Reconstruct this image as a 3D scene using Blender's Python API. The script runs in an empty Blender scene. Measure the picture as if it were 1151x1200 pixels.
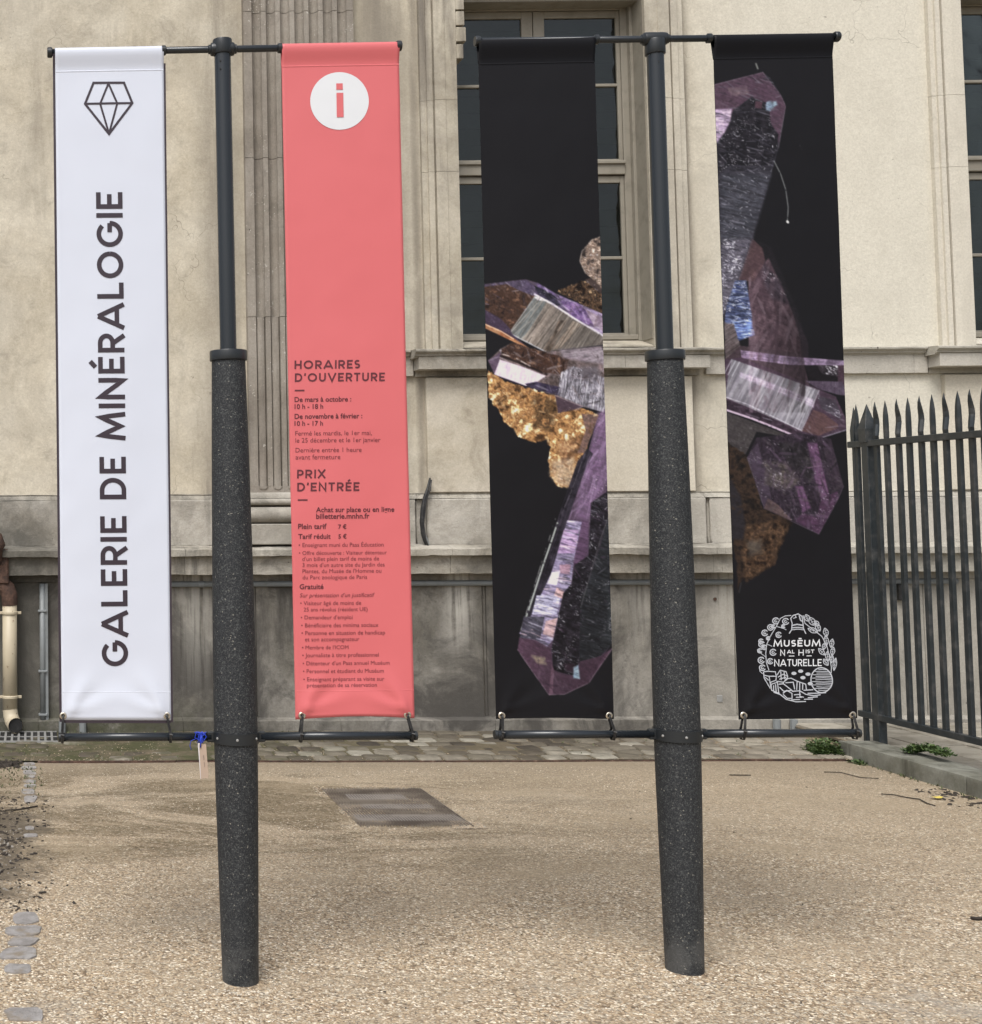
import bpy, bmesh, math, random
import numpy as np
from mathutils import Vector, Matrix, noise as mnoise
random.seed(7); rng = np.random.default_rng(11)
SC = bpy.context.scene
C = SC.collection
# ------------------------------------------------------------------ camera
F, CX, CY = 1500.0, 14.18, 520.79
PITCH, YAW, ROLL = map(math.radians, (3.1045, -0.8604, -0.2858))
CAMZ = 1.6
_f = Vector((math.sin(YAW)*math.cos(PITCH), math.cos(YAW)*math.cos(PITCH), math.sin(PITCH)))
_r0 = Vector((math.cos(YAW), -math.sin(YAW), 0)); _u0 = _r0.cross(_f)
_r = _r0*math.cos(ROLL) + _u0*math.sin(ROLL); _u = -_r0*math.sin(ROLL) + _u0*math.cos(ROLL)
cd = bpy.data.cameras.new('camera'); cam = bpy.data.objects.new('camera', cd); C.objects.link(cam)
cd.sensor_fit = 'HORIZONTAL'; cd.sensor_width = 36; cd.lens = 36*F/1151
cd.shift_x = (575.5-CX)/1151; cd.shift_y = (CY-600)/1151; cd.clip_end = 400; cd.clip_start = .05
cam.matrix_world = Matrix(((_r.x, _u.x, -_f.x, 0), (_r.y, _u.y, -_f.y, 0), (_r.z, _u.z, -_f.z, CAMZ), (0, 0, 0, 1)))
SC.camera = cam
# ------------------------------------------------------------------ world, sun, exposure
SUN_EL, SUN_AZ = 56, 207       # azimuth the light comes from, clockwise from +Y
W = bpy.data.worlds.new('World'); SC.world = W; W.use_nodes = True
wn = W.node_tree.nodes; wl = W.node_tree.links
sky = wn.new('ShaderNodeTexSky'); sky.sky_type = 'NISHITA'; sky.sun_disc = False
sky.sun_elevation = math.radians(SUN_EL); sky.sun_rotation = math.radians(SUN_AZ)
sky.air_density = 1.0; sky.dust_density = 4.0; sky.ozone_density = 1.0
hs = wn.new('ShaderNodeHueSaturation'); hs.inputs['Saturation'].default_value = .42
wl.new(sky.outputs[0], hs.inputs['Color']); wl.new(hs.outputs[0], wn['Background'].inputs[0])
wn['Background'].inputs[1].default_value = 0.11
sl = bpy.data.lights.new('sun', 'SUN'); sl.energy = 1.5; sl.angle = math.radians(28); sl.color = (1, .975, .935)
so = bpy.data.objects.new('sun', sl); C.objects.link(so)
az = math.radians(SUN_AZ); el = math.radians(SUN_EL)
sd = Vector((math.sin(az)*math.cos(el), math.cos(az)*math.cos(el), math.sin(el)))
so.rotation_euler = sd.to_track_quat('Z', 'Y').to_euler(); so.location = (0, 0, 12)
SC.view_settings.view_transform = 'Standard'; SC.view_settings.look = 'None'
SC.view_settings.exposure = 0.70; SC.view_settings.gamma = 1; SC.view_settings.use_curve_mapping = False
SC.render.engine = 'CYCLES'

# ------------------------------------------------------------------ photo pixel -> point in the place
def ray(px, py):
    return _r*((px-CX)/F) + _u*(-(py-CY)/F) + _f
def P(px, py, Y):
    d = ray(px, py); t = Y/d.y; return Vector((d.x*t, Y, CAMZ+d.z*t))
def G(px, py, z=0.0):
    d = ray(px, py); t = (z-CAMZ)/d.z; return Vector((d.x*t, d.y*t, z))

# ------------------------------------------------------------------ objects
def tag(o, label=None, cat=None, group=None, kind=None):
    if label: o['label'] = label
    if cat: o['category'] = cat
    if group: o['group'] = group
    if kind: o['kind'] = kind
    return o
def empty(name, loc=(0, 0, 0), label=None, cat=None, group=None, kind=None, parent=None):
    o = bpy.data.objects.new(name, None); C.objects.link(o); o.location = loc; o.empty_display_size = .1
    if parent: o.parent = parent; o.matrix_parent_inverse = parent.matrix_basis.inverted()
    return tag(o, label, cat, group, kind)
def link(name, me, mat=None, parent=None, smooth=False):
    o = bpy.data.objects.new(name, me); C.objects.link(o)
    if mat is not None and not me.materials: me.materials.append(mat)
    if smooth: me.polygons.foreach_set('use_smooth', [True]*len(me.polygons))
    if parent is not None:
        o.parent = parent
        o.matrix_parent_inverse = WM(parent).inverted()
    return o
def WM(o):
    if o.parent: return WM(o.parent) @ o.matrix_parent_inverse @ o.matrix_basis
    return o.matrix_basis.copy()

class MB:
    def __init__(s): s.v = []; s.f = []
    def add(s, vs, fs):
        n = len(s.v); s.v += [tuple(v) for v in vs]; s.f += [tuple(i+n for i in f) for f in fs]; return s
    def box(s, x0, x1, y0, y1, z0, z1):
        return s.add([(x, y, z) for z in (z0, z1) for y in (y0, y1) for x in (x0, x1)],
                     [(0, 2, 3, 1), (4, 5, 7, 6), (0, 1, 5, 4), (2, 6, 7, 3), (0, 4, 6, 2), (1, 3, 7, 5)])
    def tube(s, pts, r, n=12, cap=True, r2=None):
        pts = [Vector(p) for p in pts]; rs = r if isinstance(r, (list, tuple)) else [r]*len(pts)
        rings = []; t = (pts[1]-pts[0]).normalized()
        a = t.cross(Vector((0, 0, 1)));
        if a.length < .1: a = t.cross(Vector((0, 1, 0)))
        a.normalize()
        vs = []
        for i, p in enumerate(pts):
            if i == 0: tt = pts[1]-p
            elif i == len(pts)-1: tt = p-pts[i-1]
            else: tt = (pts[i+1]-p).normalized()+(p-pts[i-1]).normalized()
            tt.normalize(); a = (a-tt*a.dot(tt)).normalized(); b = tt.cross(a)
            vs += [p+(a*math.cos(k*2*math.pi/n)+b*math.sin(k*2*math.pi/n))*rs[i] for k in range(n)]
        fs = [(i*n+k, i*n+(k+1) % n, (i+1)*n+(k+1) % n, (i+1)*n+k) for i in range(len(pts)-1) for k in range(n)]
        if cap: fs += [tuple(range(n-1, -1, -1)), tuple((len(pts)-1)*n+k for k in range(n))]
        return s.add(vs, fs)
    def lathe(s, c, prof, n=32, axis=None):      # prof: (r, h)
        c = Vector(c); ax = Vector(axis).normalized() if axis is not None else Vector((0, 0, 1))
        a = ax.cross(Vector((0, 1, 0)));
        if a.length < .1: a = ax.cross(Vector((1, 0, 0)))
        a.normalize(); b = ax.cross(a)
        vs = [c+ax*h+(a*math.cos(k*2*math.pi/n)+b*math.sin(k*2*math.pi/n))*r for r, h in prof for k in range(n)]
        m = len(prof)
        fs = [(i*n+k, i*n+(k+1) % n, (i+1)*n+(k+1) % n, (i+1)*n+k) for i in range(m-1) for k in range(n)]
        fs += [tuple(range(n-1, -1, -1)), tuple((m-1)*n+k for k in range(n))]
        return s.add(vs, fs)
    def prism_x(s, x0, x1, prof):                # prof: closed (y, z) outline
        n = len(prof)
        vs = [(x0, y, z) for y, z in prof]+[(x1, y, z) for y, z in prof]
        fs = [(k, (k+1) % n, n+(k+1) % n, n+k) for k in range(n)]+[tuple(range(n-1, -1, -1)), tuple(range(n, 2*n))]
        return s.add(vs, fs)
    def prism_z(s, z0, z1, prof):                # prof: closed (x, y) outline
        n = len(prof)
        vs = [(x, y, z0) for x, y in prof]+[(x, y, z1) for x, y in prof]
        fs = [(k, (k+1) % n, n+(k+1) % n, n+k) for k in range(n)]+[tuple(range(n-1, -1, -1)), tuple(range(n, 2*n))]
        return s.add(vs, fs)
    def mesh(s, name, bevel=0, seg=1, cuts=0, rough=0, fix=True):
        me = bpy.data.meshes.new(name); me.from_pydata(s.v, [], s.f)
        bm = bmesh.new(); bm.from_mesh(me)
        if fix: bmesh.ops.recalc_face_normals(bm, faces=bm.faces)
        if cuts: bmesh.ops.subdivide_edges(bm, edges=[e for e in bm.edges if e.calc_length() > .12], cuts=cuts, use_grid_fill=True)
        if bevel: bmesh.ops.bevel(bm, geom=[e for e in bm.edges if e.is_manifold and e.calc_face_angle(0) > .5], offset=bevel, segments=seg, affect='EDGES', profile=.6)
        if rough:
            o = Vector((random.random()*50, 0, 0))
            for v in bm.verts:
                nn = mnoise.noise_vector(v.co*9+o)*.6+mnoise.noise_vector(v.co*31+o)*.4; v.co += nn*rough
        bm.to_mesh(me); bm.free(); return me
    def build(s, name, mat, parent=None, smooth=False, **k):
        return link(name, s.mesh(name, **k), mat, parent, smooth)
def auto_smooth(o, ang=35):
    me = o.data; me.polygons.foreach_set('use_smooth', [True]*len(me.polygons))
    bm = bmesh.new(); bm.from_mesh(me)
    for e in bm.edges:
        if e.is_manifold and e.calc_face_angle(0) > math.radians(ang): e.smooth = False
    bm.to_mesh(me); bm.free(); return o

# ------------------------------------------------------------------ node helpers
class NT:
    def __init__(s, name):
        s.m = bpy.data.materials.new(name); s.m.use_nodes = True; s.t = s.m.node_tree
        s.b = s.t.nodes['Principled BSDF']; s.geo = s.t.nodes.new('ShaderNodeNewGeometry')
        s.pos = s.geo.outputs['Position']
    def n(s, typ, **k):
        x = s.t.nodes.new(typ)
        for a, v in k.items(): setattr(x, a, v)
        return x
    def put(s, inp, v):
        if hasattr(v, 'links') or isinstance(v, bpy.types.NodeSocket): s.t.links.new(v, inp)
        elif isinstance(v, (tuple, list)) and len(v) == 3 and inp.type == 'RGBA': inp.default_value = (*v, 1)
        else: inp.default_value = v
    def scale(s, v, sc):
        x = s.n('ShaderNodeVectorMath', operation='MULTIPLY'); s.put(x.inputs[0], v); x.inputs[1].default_value = sc; return x.outputs[0]
    def vadd(s, a, b):
        x = s.n('ShaderNodeVectorMath', operation='ADD'); s.put(x.inputs[0], a); s.put(x.inputs[1], b); return x.outputs[0]
    def noise(s, sc, det=6, ro=.6, vec=None, dist=0, col=False):
        x = s.n('ShaderNodeTexNoise'); x.inputs['Scale'].default_value = sc; x.inputs['Detail'].default_value = det
        x.inputs['Roughness'].default_value = ro; x.inputs['Distortion'].default_value = dist
        s.put(x.inputs['Vector'], vec if vec is not None else s.pos); return x.outputs['Color' if col else 'Fac']
    def vor(s, sc, vec=None, feature='F1', out='Distance', rnd=1):
        x = s.n('ShaderNodeTexVoronoi', feature=feature); x.inputs['Scale'].default_value = sc; x.inputs['Randomness'].default_value = rnd
        s.put(x.inputs['Vector'], vec if vec is not None else s.pos); return x.outputs[out]
    def rng(s, v, a, b, c=0, d=1, smooth=True):
        x = s.n('ShaderNodeMapRange'); x.interpolation_type = 'SMOOTHSTEP' if smooth else 'LINEAR'
        s.put(x.inputs[0], v)
        for i, q in enumerate((a, b, c, d)): x.inputs[i+1].default_value = q
        return x.outputs[0]
    def math(s, op, a, b=0.0, clamp=False):
        x = s.n('ShaderNodeMath', operation=op, use_clamp=clamp); s.put(x.inputs[0], a); s.put(x.inputs[1], b); return x.outputs[0]
    def mix(s, f, a, b, mode='MIX'):
        x = s.n('ShaderNodeMix', data_type='RGBA', blend_type=mode); s.put(x.inputs[0], f); s.put(x.inputs[6], a); s.put(x.inputs[7], b); return x.outputs[2]
    def ramp(s, v, stops, interp='LINEAR'):
        x = s.n('ShaderNodeValToRGB'); x.color_ramp.interpolation = interp; e = x.color_ramp.elements
        while len(e) < len(stops): e.new(.5)
        for q, (p, c) in zip(e, stops): q.position = p; q.color = (*c, 1)
        s.put(x.inputs[0], v); return x.outputs[0]
    def xyz(s, v=None):
        x = s.n('ShaderNodeSeparateXYZ'); s.put(x.inputs[0], v if v is not None else s.pos); return x.outputs
    def bump(s, h, st=.3, dist=.01, nrm=None):
        x = s.n('ShaderNodeBump'); x.inputs['Strength'].default_value = st; x.inputs['Distance'].default_value = dist
        s.put(x.inputs['Height'], h)
        if nrm is not None: s.put(x.inputs['Normal'], nrm)
        return x.outputs[0]
    def done(s, col=None, rough=.8, nrm=None, metal=0, spec=.5):
        if col is not None: s.put(s.b.inputs['Base Color'], col)
        s.put(s.b.inputs['Roughness'], rough); s.put(s.b.inputs['Metallic'], metal); s.b.inputs['Specular IOR Level'].default_value = spec
        if nrm is not None: s.put(s.b.inputs['Normal'], nrm)
        return s.m
def bell(m, v, c, w):   # 1 at c, 0 beyond w
    return m.rng(m.math('ABSOLUTE', m.math('SUBTRACT', v, c)), 0, w, 1, 0)

def stone_mat(name, base, warm, dark, blotch=.9, streak=.4, dirt=.4, fine=.17, bump=.35, pits=.5, clean=None, bands=(), crack=.5, drips=(), lichen=0, moss=0, mot=.55, cloud=0):
    m = NT(name); X, Y, Z = m.xyz()
    big = m.noise(blotch, 7, .62, dist=.4)
    col = m.mix(m.rng(big, .35, .66), base, warm)
    col = m.mix(m.rng(X, clean[0], clean[1], mot, mot*.35) if clean else mot, col, m.ramp(m.noise(2.3, 10, .72, dist=.5), [(.32, (.52, .49, .44)), (.46, (.86, .84, .80)), (.60, (1.08, 1.07, 1.05))]), 'MULTIPLY')
    st = m.noise(1.0, 7, .65, vec=m.scale(m.pos, (5.5, 5.5, .75)), dist=.3)
    sm = m.rng(st, .56-.14*streak, .80-.1*streak, 0, min(1, .25+streak))
    patch = m.rng(m.noise(.55, 4, .6, vec=m.scale(m.pos, (1, 1, .8))), .38, .62)
    d = m.math('MULTIPLY', sm, patch)
    n2 = m.rng(m.noise(3.4, 9, .72, dist=.8), .5, .74, 0, dirt)
    d = m.math('MAXIMUM', d, n2)
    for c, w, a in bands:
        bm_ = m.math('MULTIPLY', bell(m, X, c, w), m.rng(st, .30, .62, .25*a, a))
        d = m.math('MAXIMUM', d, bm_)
    if clean:
        d = m.math('MULTIPLY', d, m.rng(X, clean[0], clean[1], 1, .10))
        col = m.mix(m.rng(X, clean[0], clean[1], 0, 1), col, clean[2])
    col = m.mix(d, col, dark)
    g = m.noise(70, 4, .7); col = m.mix(fine*2, col, m.ramp(g, [(.25, (.28, .27, .25)), (.75, (1, 1, 1))]), 'MULTIPLY')
    if cloud:
        q = m.rng(m.noise(1.5, 9, .68, vec=m.scale(m.pos, (1.1, 1, .8)), dist=.9), .43, .60, 0, cloud); q2 = m.rng(m.noise(4.5, 9, .75, dist=.5), .52, .66, 0, cloud*.7)
        q = m.math('MAXIMUM', q, q2)
        if clean: q = m.math('MULTIPLY', q, m.rng(X, clean[0], clean[1], 1, .35))
        col = m.mix(q, col, dark)
    if moss:
        k = m.math('MULTIPLY', m.math('MULTIPLY', m.rng(X, 1.9, .6), m.rng(Z, .32, .04)), m.rng(m.noise(7, 7, .75), .36, .56, .2, moss)); col = m.mix(k, col, m.mix(m.noise(30, 4), (.035, .037, .022), (.09, .09, .055)))
        k = m.math('MULTIPLY', m.rng(X, .35, -.1), m.rng(m.noise(2.5, 7, .7), .3, .6, .25, .85)); col = m.mix(k, col, (.075, .072, .062))
    for c, w, z0, z1, a in drips:
        q = m.noise(1, 5, .6, vec=m.scale(m.pos, (26, 4, 1.1)))
        k = m.math('MULTIPLY', m.math('MULTIPLY', bell(m, X, c, w), m.rng(Z, z0, z1)), m.rng(q, .36, .56, 0, a)); col = m.mix(k, col, (.52, .50, .45))
    if lichen:
        lk = m.math('MULTIPLY', m.rng(m.vor(34, vec=m.vadd(m.pos, m.scale(m.noise(12, 3, col=True), (.12, .12, .12)))), .14, .26, 1, 0), m.rng(m.noise(5, 5, .7), .50, .62, 0, lichen)); col = m.mix(lk, col, (.56, .54, .48))
    pit = m.rng(m.vor(26, vec=m.vadd(m.pos, m.scale(m.noise(8, 3, col=True), (.1, .1, .1)))), .05, .13, 1, 0)
    pit = m.math('MULTIPLY', pit, m.rng(m.noise(4, 3), .55, .62, 0, pits)); col = m.mix(pit, col, (.07, .06, .05))
    if crack:
        cv = m.vor(1.1, vec=m.vadd(m.pos, m.scale(m.noise(2.6, 3, .6, col=True), (.5, .5, .5))), feature='DISTANCE_TO_EDGE')
        cr = m.math('MULTIPLY', m.rng(cv, .0004, .0028, 1, 0), m.rng(m.noise(1.3, 2), .56, .62, 0, crack*.8)); col = m.mix(cr, col, (.10, .085, .065))
    h = m.math('ADD', m.noise(14, 8, .7), m.math('MULTIPLY', m.noise(90, 4, .7), .35))
    h = m.math('SUBTRACT', h, m.math('MULTIPLY', pit, .8))
    return m.done(col, .88, m.bump(h, bump, .012), spec=.3)

# wall plane depths
YW = 9.52
def wx(px, py=300, Y=YW): return P(px, py, Y).x
def wz(py, px=530, Y=YW): return P(px, py, Y).z
TAN, CREAM, GRIME = (.38, .325, .235), (.50, .445, .345), (.17, .145, .115)
M = {}
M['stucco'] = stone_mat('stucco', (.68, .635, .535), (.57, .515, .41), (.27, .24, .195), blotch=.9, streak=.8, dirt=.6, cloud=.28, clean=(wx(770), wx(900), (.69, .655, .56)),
                        bands=((wx(262), .30, .9), (wx(450), .36, 1.0), (wx(489), .07, .95), (wx(806), .09, 1.5)), crack=.6)  # wide bands are grime; narrow ones paint the groove shade beside the architrave
M['trim'] = stone_mat('dressed_stone', (.58, .54, .455), (.46, .42, .34), (.20, .178, .15), blotch=1.8, streak=.95, dirt=.45, mot=.7, cloud=.35, clean=(wx(740), wx(860), (.66, .62, .53)), crack=0, pits=.2)
M['pilaster'] = stone_mat('pilaster_stone', (.36, .33, .29), (.28, .25, .215), (.14, .122, .105), blotch=1.8, streak=.9, dirt=.6, crack=0, pits=.9, bump=.5, lichen=.8)
M['course'] = stone_mat('weathered_limestone', (.48, .455, .405), (.37, .345, .295), (.085, .08, .07), blotch=2.4, streak=.7, dirt=.9, mot=.8, cloud=.6, crack=.3, pits=.9, bump=.7, moss=.6, clean=(wx(650), wx(1000), (.46, .435, .375)))
M['block'] = stone_mat('plinth_block_stone', (.49, .465, .42), (.39, .365, .32), (.15, .14, .12), blotch=2.2, streak=.6, dirt=.65, mot=.8, cloud=.45, crack=0, pits=.6, bump=.6, moss=.5, clean=(wx(650), wx(900), (.54, .51, .45)))
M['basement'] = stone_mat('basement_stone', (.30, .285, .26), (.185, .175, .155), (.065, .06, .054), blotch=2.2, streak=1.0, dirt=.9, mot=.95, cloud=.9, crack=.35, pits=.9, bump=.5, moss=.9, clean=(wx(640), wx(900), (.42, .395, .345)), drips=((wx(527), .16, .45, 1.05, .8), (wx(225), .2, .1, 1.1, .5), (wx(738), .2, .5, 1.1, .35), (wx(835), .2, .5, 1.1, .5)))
M['render'] = stone_mat('pale_panel_render', (.62, .575, .49), (.50, .45, .36), (.25, .215, .165), blotch=1.2, streak=.3, dirt=.55, crack=0, pits=.3, clean=(wx(640), wx(800), (.64, .59, .49)))
def kerb_mat():
    return stone_mat('kerb_stone', (.26, .265, .235), (.17, .17, .14), (.055, .054, .042), blotch=4, streak=.9, dirt=.85, crack=0, pits=.6)
M['kerb'] = kerb_mat()

def paint_mat(name, col, rough=.4, metal=0, dust=.1, dustc=(.3, .29, .27), bump=.05, sc=20):
    m = NT(name); n = m.noise(sc, 6, .65)
    c = m.mix(m.rng(n, .45, .8, 0, dust), col, dustc)
    return m.done(c, m.rng(n, .3, .7, rough-.06, rough+.14) if dust else rough, m.bump(m.noise(sc*8, 3), bump, .002), metal)
M['steel'] = paint_mat('grey_painted_steel', (.017, .021, .026), .24, .1, .0, bump=.0)
M['steel_dark'] = paint_mat('dark_painted_steel', (.016, .019, .022), .36, .1, .0, bump=.01)
M['fence'] = paint_mat('fence_paint', (.021, .027, .031), .36, .1, .65, (.11, .105, .10), .25, 12)
M['winframe'] = paint_mat('window_paint', (.235, .215, .175), .55, 0, .6, (.13, .115, .09), .2, 9)
M['greypipe'] = paint_mat('grey_plastic_pipe', (.20, .215, .22), .45, 0, .35, (.10, .10, .09), .1, 14)
M['cable'] = paint_mat('black_rubber', (.012, .012, .013), .5, 0, .2)
M['brass'] = paint_mat('nickel_eyelet', (.55, .50, .42), .3, .9, .2, (.2, .17, .12))
M['dark'] = paint_mat('dark_hole', (.008, .008, .008), .8)
M['lightsteel'] = paint_mat('galvanised_bars', (.32, .32, .31), .5, .3, .5, (.12, .10, .08))
def rust_mat():
    m = NT('rusted_iron'); n = m.noise(22, 8, .7); c = m.ramp(n, [(.3, (.018, .013, .011)), (.5, (.06, .032, .022)), (.62, (.10, .055, .038)), (.75, (.30, .26, .21))])
    return m.done(c, .85, m.bump(n, .6, .01))
M['rust'] = rust_mat()
def cream_mat():
    m = NT('cream_pipe_paint'); n = m.noise(26, 8, .7, vec=m.scale(m.pos, (1, 1, .6)))
    c = m.mix(m.rng(n, .60, .66), m.mix(m.noise(5, 5), (.52, .46, .34), (.40, .34, .24)), (.12, .05, .03))
    return m.done(c, .5, m.bump(n, .2, .004))
M['cream'] = cream_mat()
def granite_mat():
    m = NT('dark_speckled_granite'); Z = m.xyz()[2]
    w = m.vadd(m.pos, m.scale(m.noise(60, 3, .6, col=True), (.012, .012, .012)))
    v = m.vor(270, vec=w, out='Color'); r = m.xyz(v)
    v2 = m.vor(400, vec=w, out='Color'); r2 = m.xyz(v2)
    base = m.mix(m.noise(9, 5, .6), (.009, .0105, .013), (.015, .017, .020))
    c = m.mix(m.rng(r2[0], .45, .9, 0, .85), base, (.046, .050, .053))
    c = m.mix(m.rng(r[0], .84, .95, 0, .7), c, (.085, .088, .088))
    c = m.mix(m.rng(r[1], .988, .994, 0, .75), c, (.24, .23, .20))
    n = m.noise(9, 7, .7); dz = m.math('MULTIPLY', m.rng(Z, .0, .30, 1, 0), m.rng(n, .42, .62, .0, .55))
    c = m.mix(dz, c, (.095, .095, .092))
    return m.done(c, .62, m.bump(m.math('ADD', r2[0], m.noise(200, 2)), .25, .003), spec=.35)
M['granite'] = granite_mat()
def vinyl(name, col, rough=.42, spec=.4):
    m = NT(name); w = m.noise(600, 2, .5); n = m.noise(2.5, 4)
    c = m.mix(m.rng(n, .3, .8, 0, .06), col, tuple(x*.8 for x in col))
    return m.done(c, rough, m.bump(w, .08, .0008), spec=spec)
M['white'] = vinyl('white_vinyl', (.565, .60, .69)); M['red'] = vinyl('coral_vinyl', (.585, .132, .142))
M['black'] = vinyl('black_vinyl', (.0050, .0050, .0068), .5, .16); M['ink'] = vinyl('dark_ink', (.035, .025, .035))
M['redink'] = vinyl('maroon_ink', (.10, .022, .03)); M['redink2'] = vinyl('soft_maroon_ink', (.17, .035, .045))
M['inkwhite'] = vinyl('white_ink', (.64, .66, .69)); M['inkgrey'] = vinyl('silver_ink', (.42, .44, .48))
def printed():
    m = NT('printed_vinyl'); a = m.n('ShaderNodeAttribute'); a.attribute_name = 'print'
    return m.done(a.outputs['Color'], .5, m.bump(m.noise(600, 2), .06, .0008), spec=.17)
M['print'] = printed()
def glass():
    m = NT('window_glass'); t = m.t
    tr = m.n('ShaderNodeBsdfTransparent'); tr.inputs[0].default_value = (.55, .60, .58, 1)
    gl = m.n('ShaderNodeBsdfGlossy'); gl.inputs['Roughness'].default_value = .04
    m.put(gl.inputs['Normal'], m.bump(m.noise(1.3, 3), .5, .05))
    fr = m.n('ShaderNodeFresnel'); fr.inputs[0].default_value = 1.5
    mx = m.n('ShaderNodeMixShader'); t.links.new(fr.outputs[0], mx.inputs[0]); t.links.new(tr.outputs[0], mx.inputs[1]); t.links.new(gl.outputs[0], mx.inputs[2])
    t.links.new(mx.outputs[0], t.nodes['Material Output'].inputs[0]); return m.m
M['glass'] = glass()
M['board'] = paint_mat('dark_green_boards', (.024, .034, .030), .6, 0, .2, (.04, .05, .045))
# ================================================================== GROUND
YF0 = 9.43                                  # foot of the wall
XE = 0.03; YEDGE = 8.335; XK0, XK1 = 5.235, 5.47
def ground_mat():
    m = NT('sandy_dirt'); n = m.noise(1.4, 8, .65); g = m.noise(45, 6, .75)
    c = m.ramp(n, [(.3, (.075, .062, .045)), (.5, (.20, .165, .115)), (.7, (.30, .25, .175))])
    c = m.mix(.5, c, m.ramp(g, [(.3, (.35, .33, .30)), (.7, (1, 1, 1))]), 'MULTIPLY')
    return m.done(c, .95, m.bump(m.math('ADD', n, m.math('MULTIPLY', g, .4)), .6, .02), spec=.2)
def gravel_mat():
    m = NT('bound_gravel'); X, Y, Z = m.xyz()
    w = m.vadd(m.pos, m.scale(m.noise(30, 3, .6, col=True), (.03, .03, .03)))
    v = m.vor(122, vec=w, out='Color'); r = m.xyz(v); dd = m.vor(122, vec=w)
    v2 = m.vor(190, vec=w, out='Color'); r2 = m.xyz(v2)
    stones = m.ramp(r[0], [(0, (.12, .088, .06)), (.15, (.26, .19, .125)), (.38, (.40, .30, .195)), (.60, (.52, .415, .285)), (.78, (.37, .325, .26)), (.88, (.64, .545, .405)), (1, (.90, .82, .68))])
    fines = m.ramp(r2[0], [(0, (.18, .145, .10)), (.5, (.285, .232, .163)), (.9, (.375, .31, .228)), (1, (.58, .50, .39))])
    mask = m.math('MULTIPLY', m.rng(m.noise(1.5, 5, .6, vec=m.scale(m.pos, (1, 1.6, 1))), .36, .56, .6, 1), m.rng(Y, 4.4, 8.0, 1, .3))
    gap = m.rng(dd, .36, .66, 1.06, .66)
    st = m.mix(1.0, stones, gap, 'MULTIPLY')
    c = m.mix(mask, fines, st)
    # worn, darker damp and mossy patches
    pt = m.noise(1, 10, .80, vec=m.scale(m.pos, (.62, 1.55, 1)), dist=.9)
    left = m.rng(X, 3.8, 1.2, .22, 1)
    dk = m.math('MULTIPLY', m.rng(pt, .44, .56, 0, 1), m.math('MULTIPLY', left, m.math('MULTIPLY', m.rng(Y, 5.3, 6.4, .0, 1), m.rng(Y, 7.7, 8.3, 1, .4))))
    dk = m.math('MULTIPLY', dk, m.rng(m.noise(38, 6, .8), .36, .60, .35, 1))
    c = m.mix(dk, c, m.mix(1.0, c, (.34, .32, .265), 'MULTIPLY'))
    sand = m.math('MULTIPLY', m.rng(m.noise(1, 6, .6, vec=m.scale(m.pos, (.8, 1.5, 1.3))), .52, .64, 0, .55), m.rng(Y, 5.0, 6.0, 0, 1))
    c = m.mix(sand, c, (.31, .25, .172))
    wob = m.math('MULTIPLY', m.math('SUBTRACT', m.noise(2.2, 8, .75), .5), 1.4)
    sx = m.rng(m.math('ADD', X, wob), -.12, .10, 1, 0); sy = m.math('MULTIPLY', m.rng(m.math('ADD', Y, wob), 5.2, 5.5), m.rng(m.math('ADD', Y, wob), 7.0, 7.5, 1, 0))
    c = m.mix(m.math('MULTIPLY', m.math('MULTIPLY', sx, sy), .9), c, m.mix(m.noise(50, 5, .8), (.03, .025, .018), (.16, .13, .095)))
    c = m.mix(m.math('MULTIPLY', m.rng(m.noise(7, 8, .75), .62, .72), .4), c, (.42, .37, .30))
    c = m.mix(m.rng(Y, 7.7, 8.35, 0, .45), c, (.17, .14, .10))
    gy = m.math('MULTIPLY', m.rng(m.noise(1.1, 6, .65, dist=.5), .56, .66), m.rng(Y, 4.2, 5.6, .5, .1)); c = m.mix(gy, c, (.30, .28, .245))
    h = m.math('ADD', m.math('MULTIPLY', m.math('SUBTRACT', 1.0, dd), mask), m.math('MULTIPLY', m.noise(160, 3, .7), .3))
    nb = m.bump(h, .55, .006, m.bump(m.noise(3, 5), .3, .05))
    return m.done(c, .86, nb, spec=.28)
M['dirt'] = ground_mat(); M['gravel'] = gravel_mat()
def sheet(name, x0, x1, y0, y1, z, mat, nx=1, ny=1, rough=0, kind='structure', parent=None):
    xs = np.linspace(x0, x1, nx+1); ys = np.linspace(y0, y1, ny+1); mb = MB()
    vs = [(x, y, z+(rough*mnoise.noise(Vector((x*1.3, y*1.3, z+5))) if rough else 0)) for y in ys for x in xs]
    fs = [(j*(nx+1)+i, j*(nx+1)+i+1, (j+1)*(nx+1)+i+1, (j+1)*(nx+1)+i) for j in range(ny) for i in range(nx)]
    o = mb.add(vs, fs).build(name, mat, parent, smooth=True, fix=False); o['kind'] = kind; return o
sheet('ground', -80, 80, -80, 60, -.012, M['dirt'])
sheet('gravel_path', -8, XK0+.05, -12, YEDGE, 0, M['gravel'], 80, 120, .004)
sheet('dirt_verge', -8, -.54, YEDGE, YF0+.1, -.002, M['dirt'], 40, 10, .004)
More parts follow.
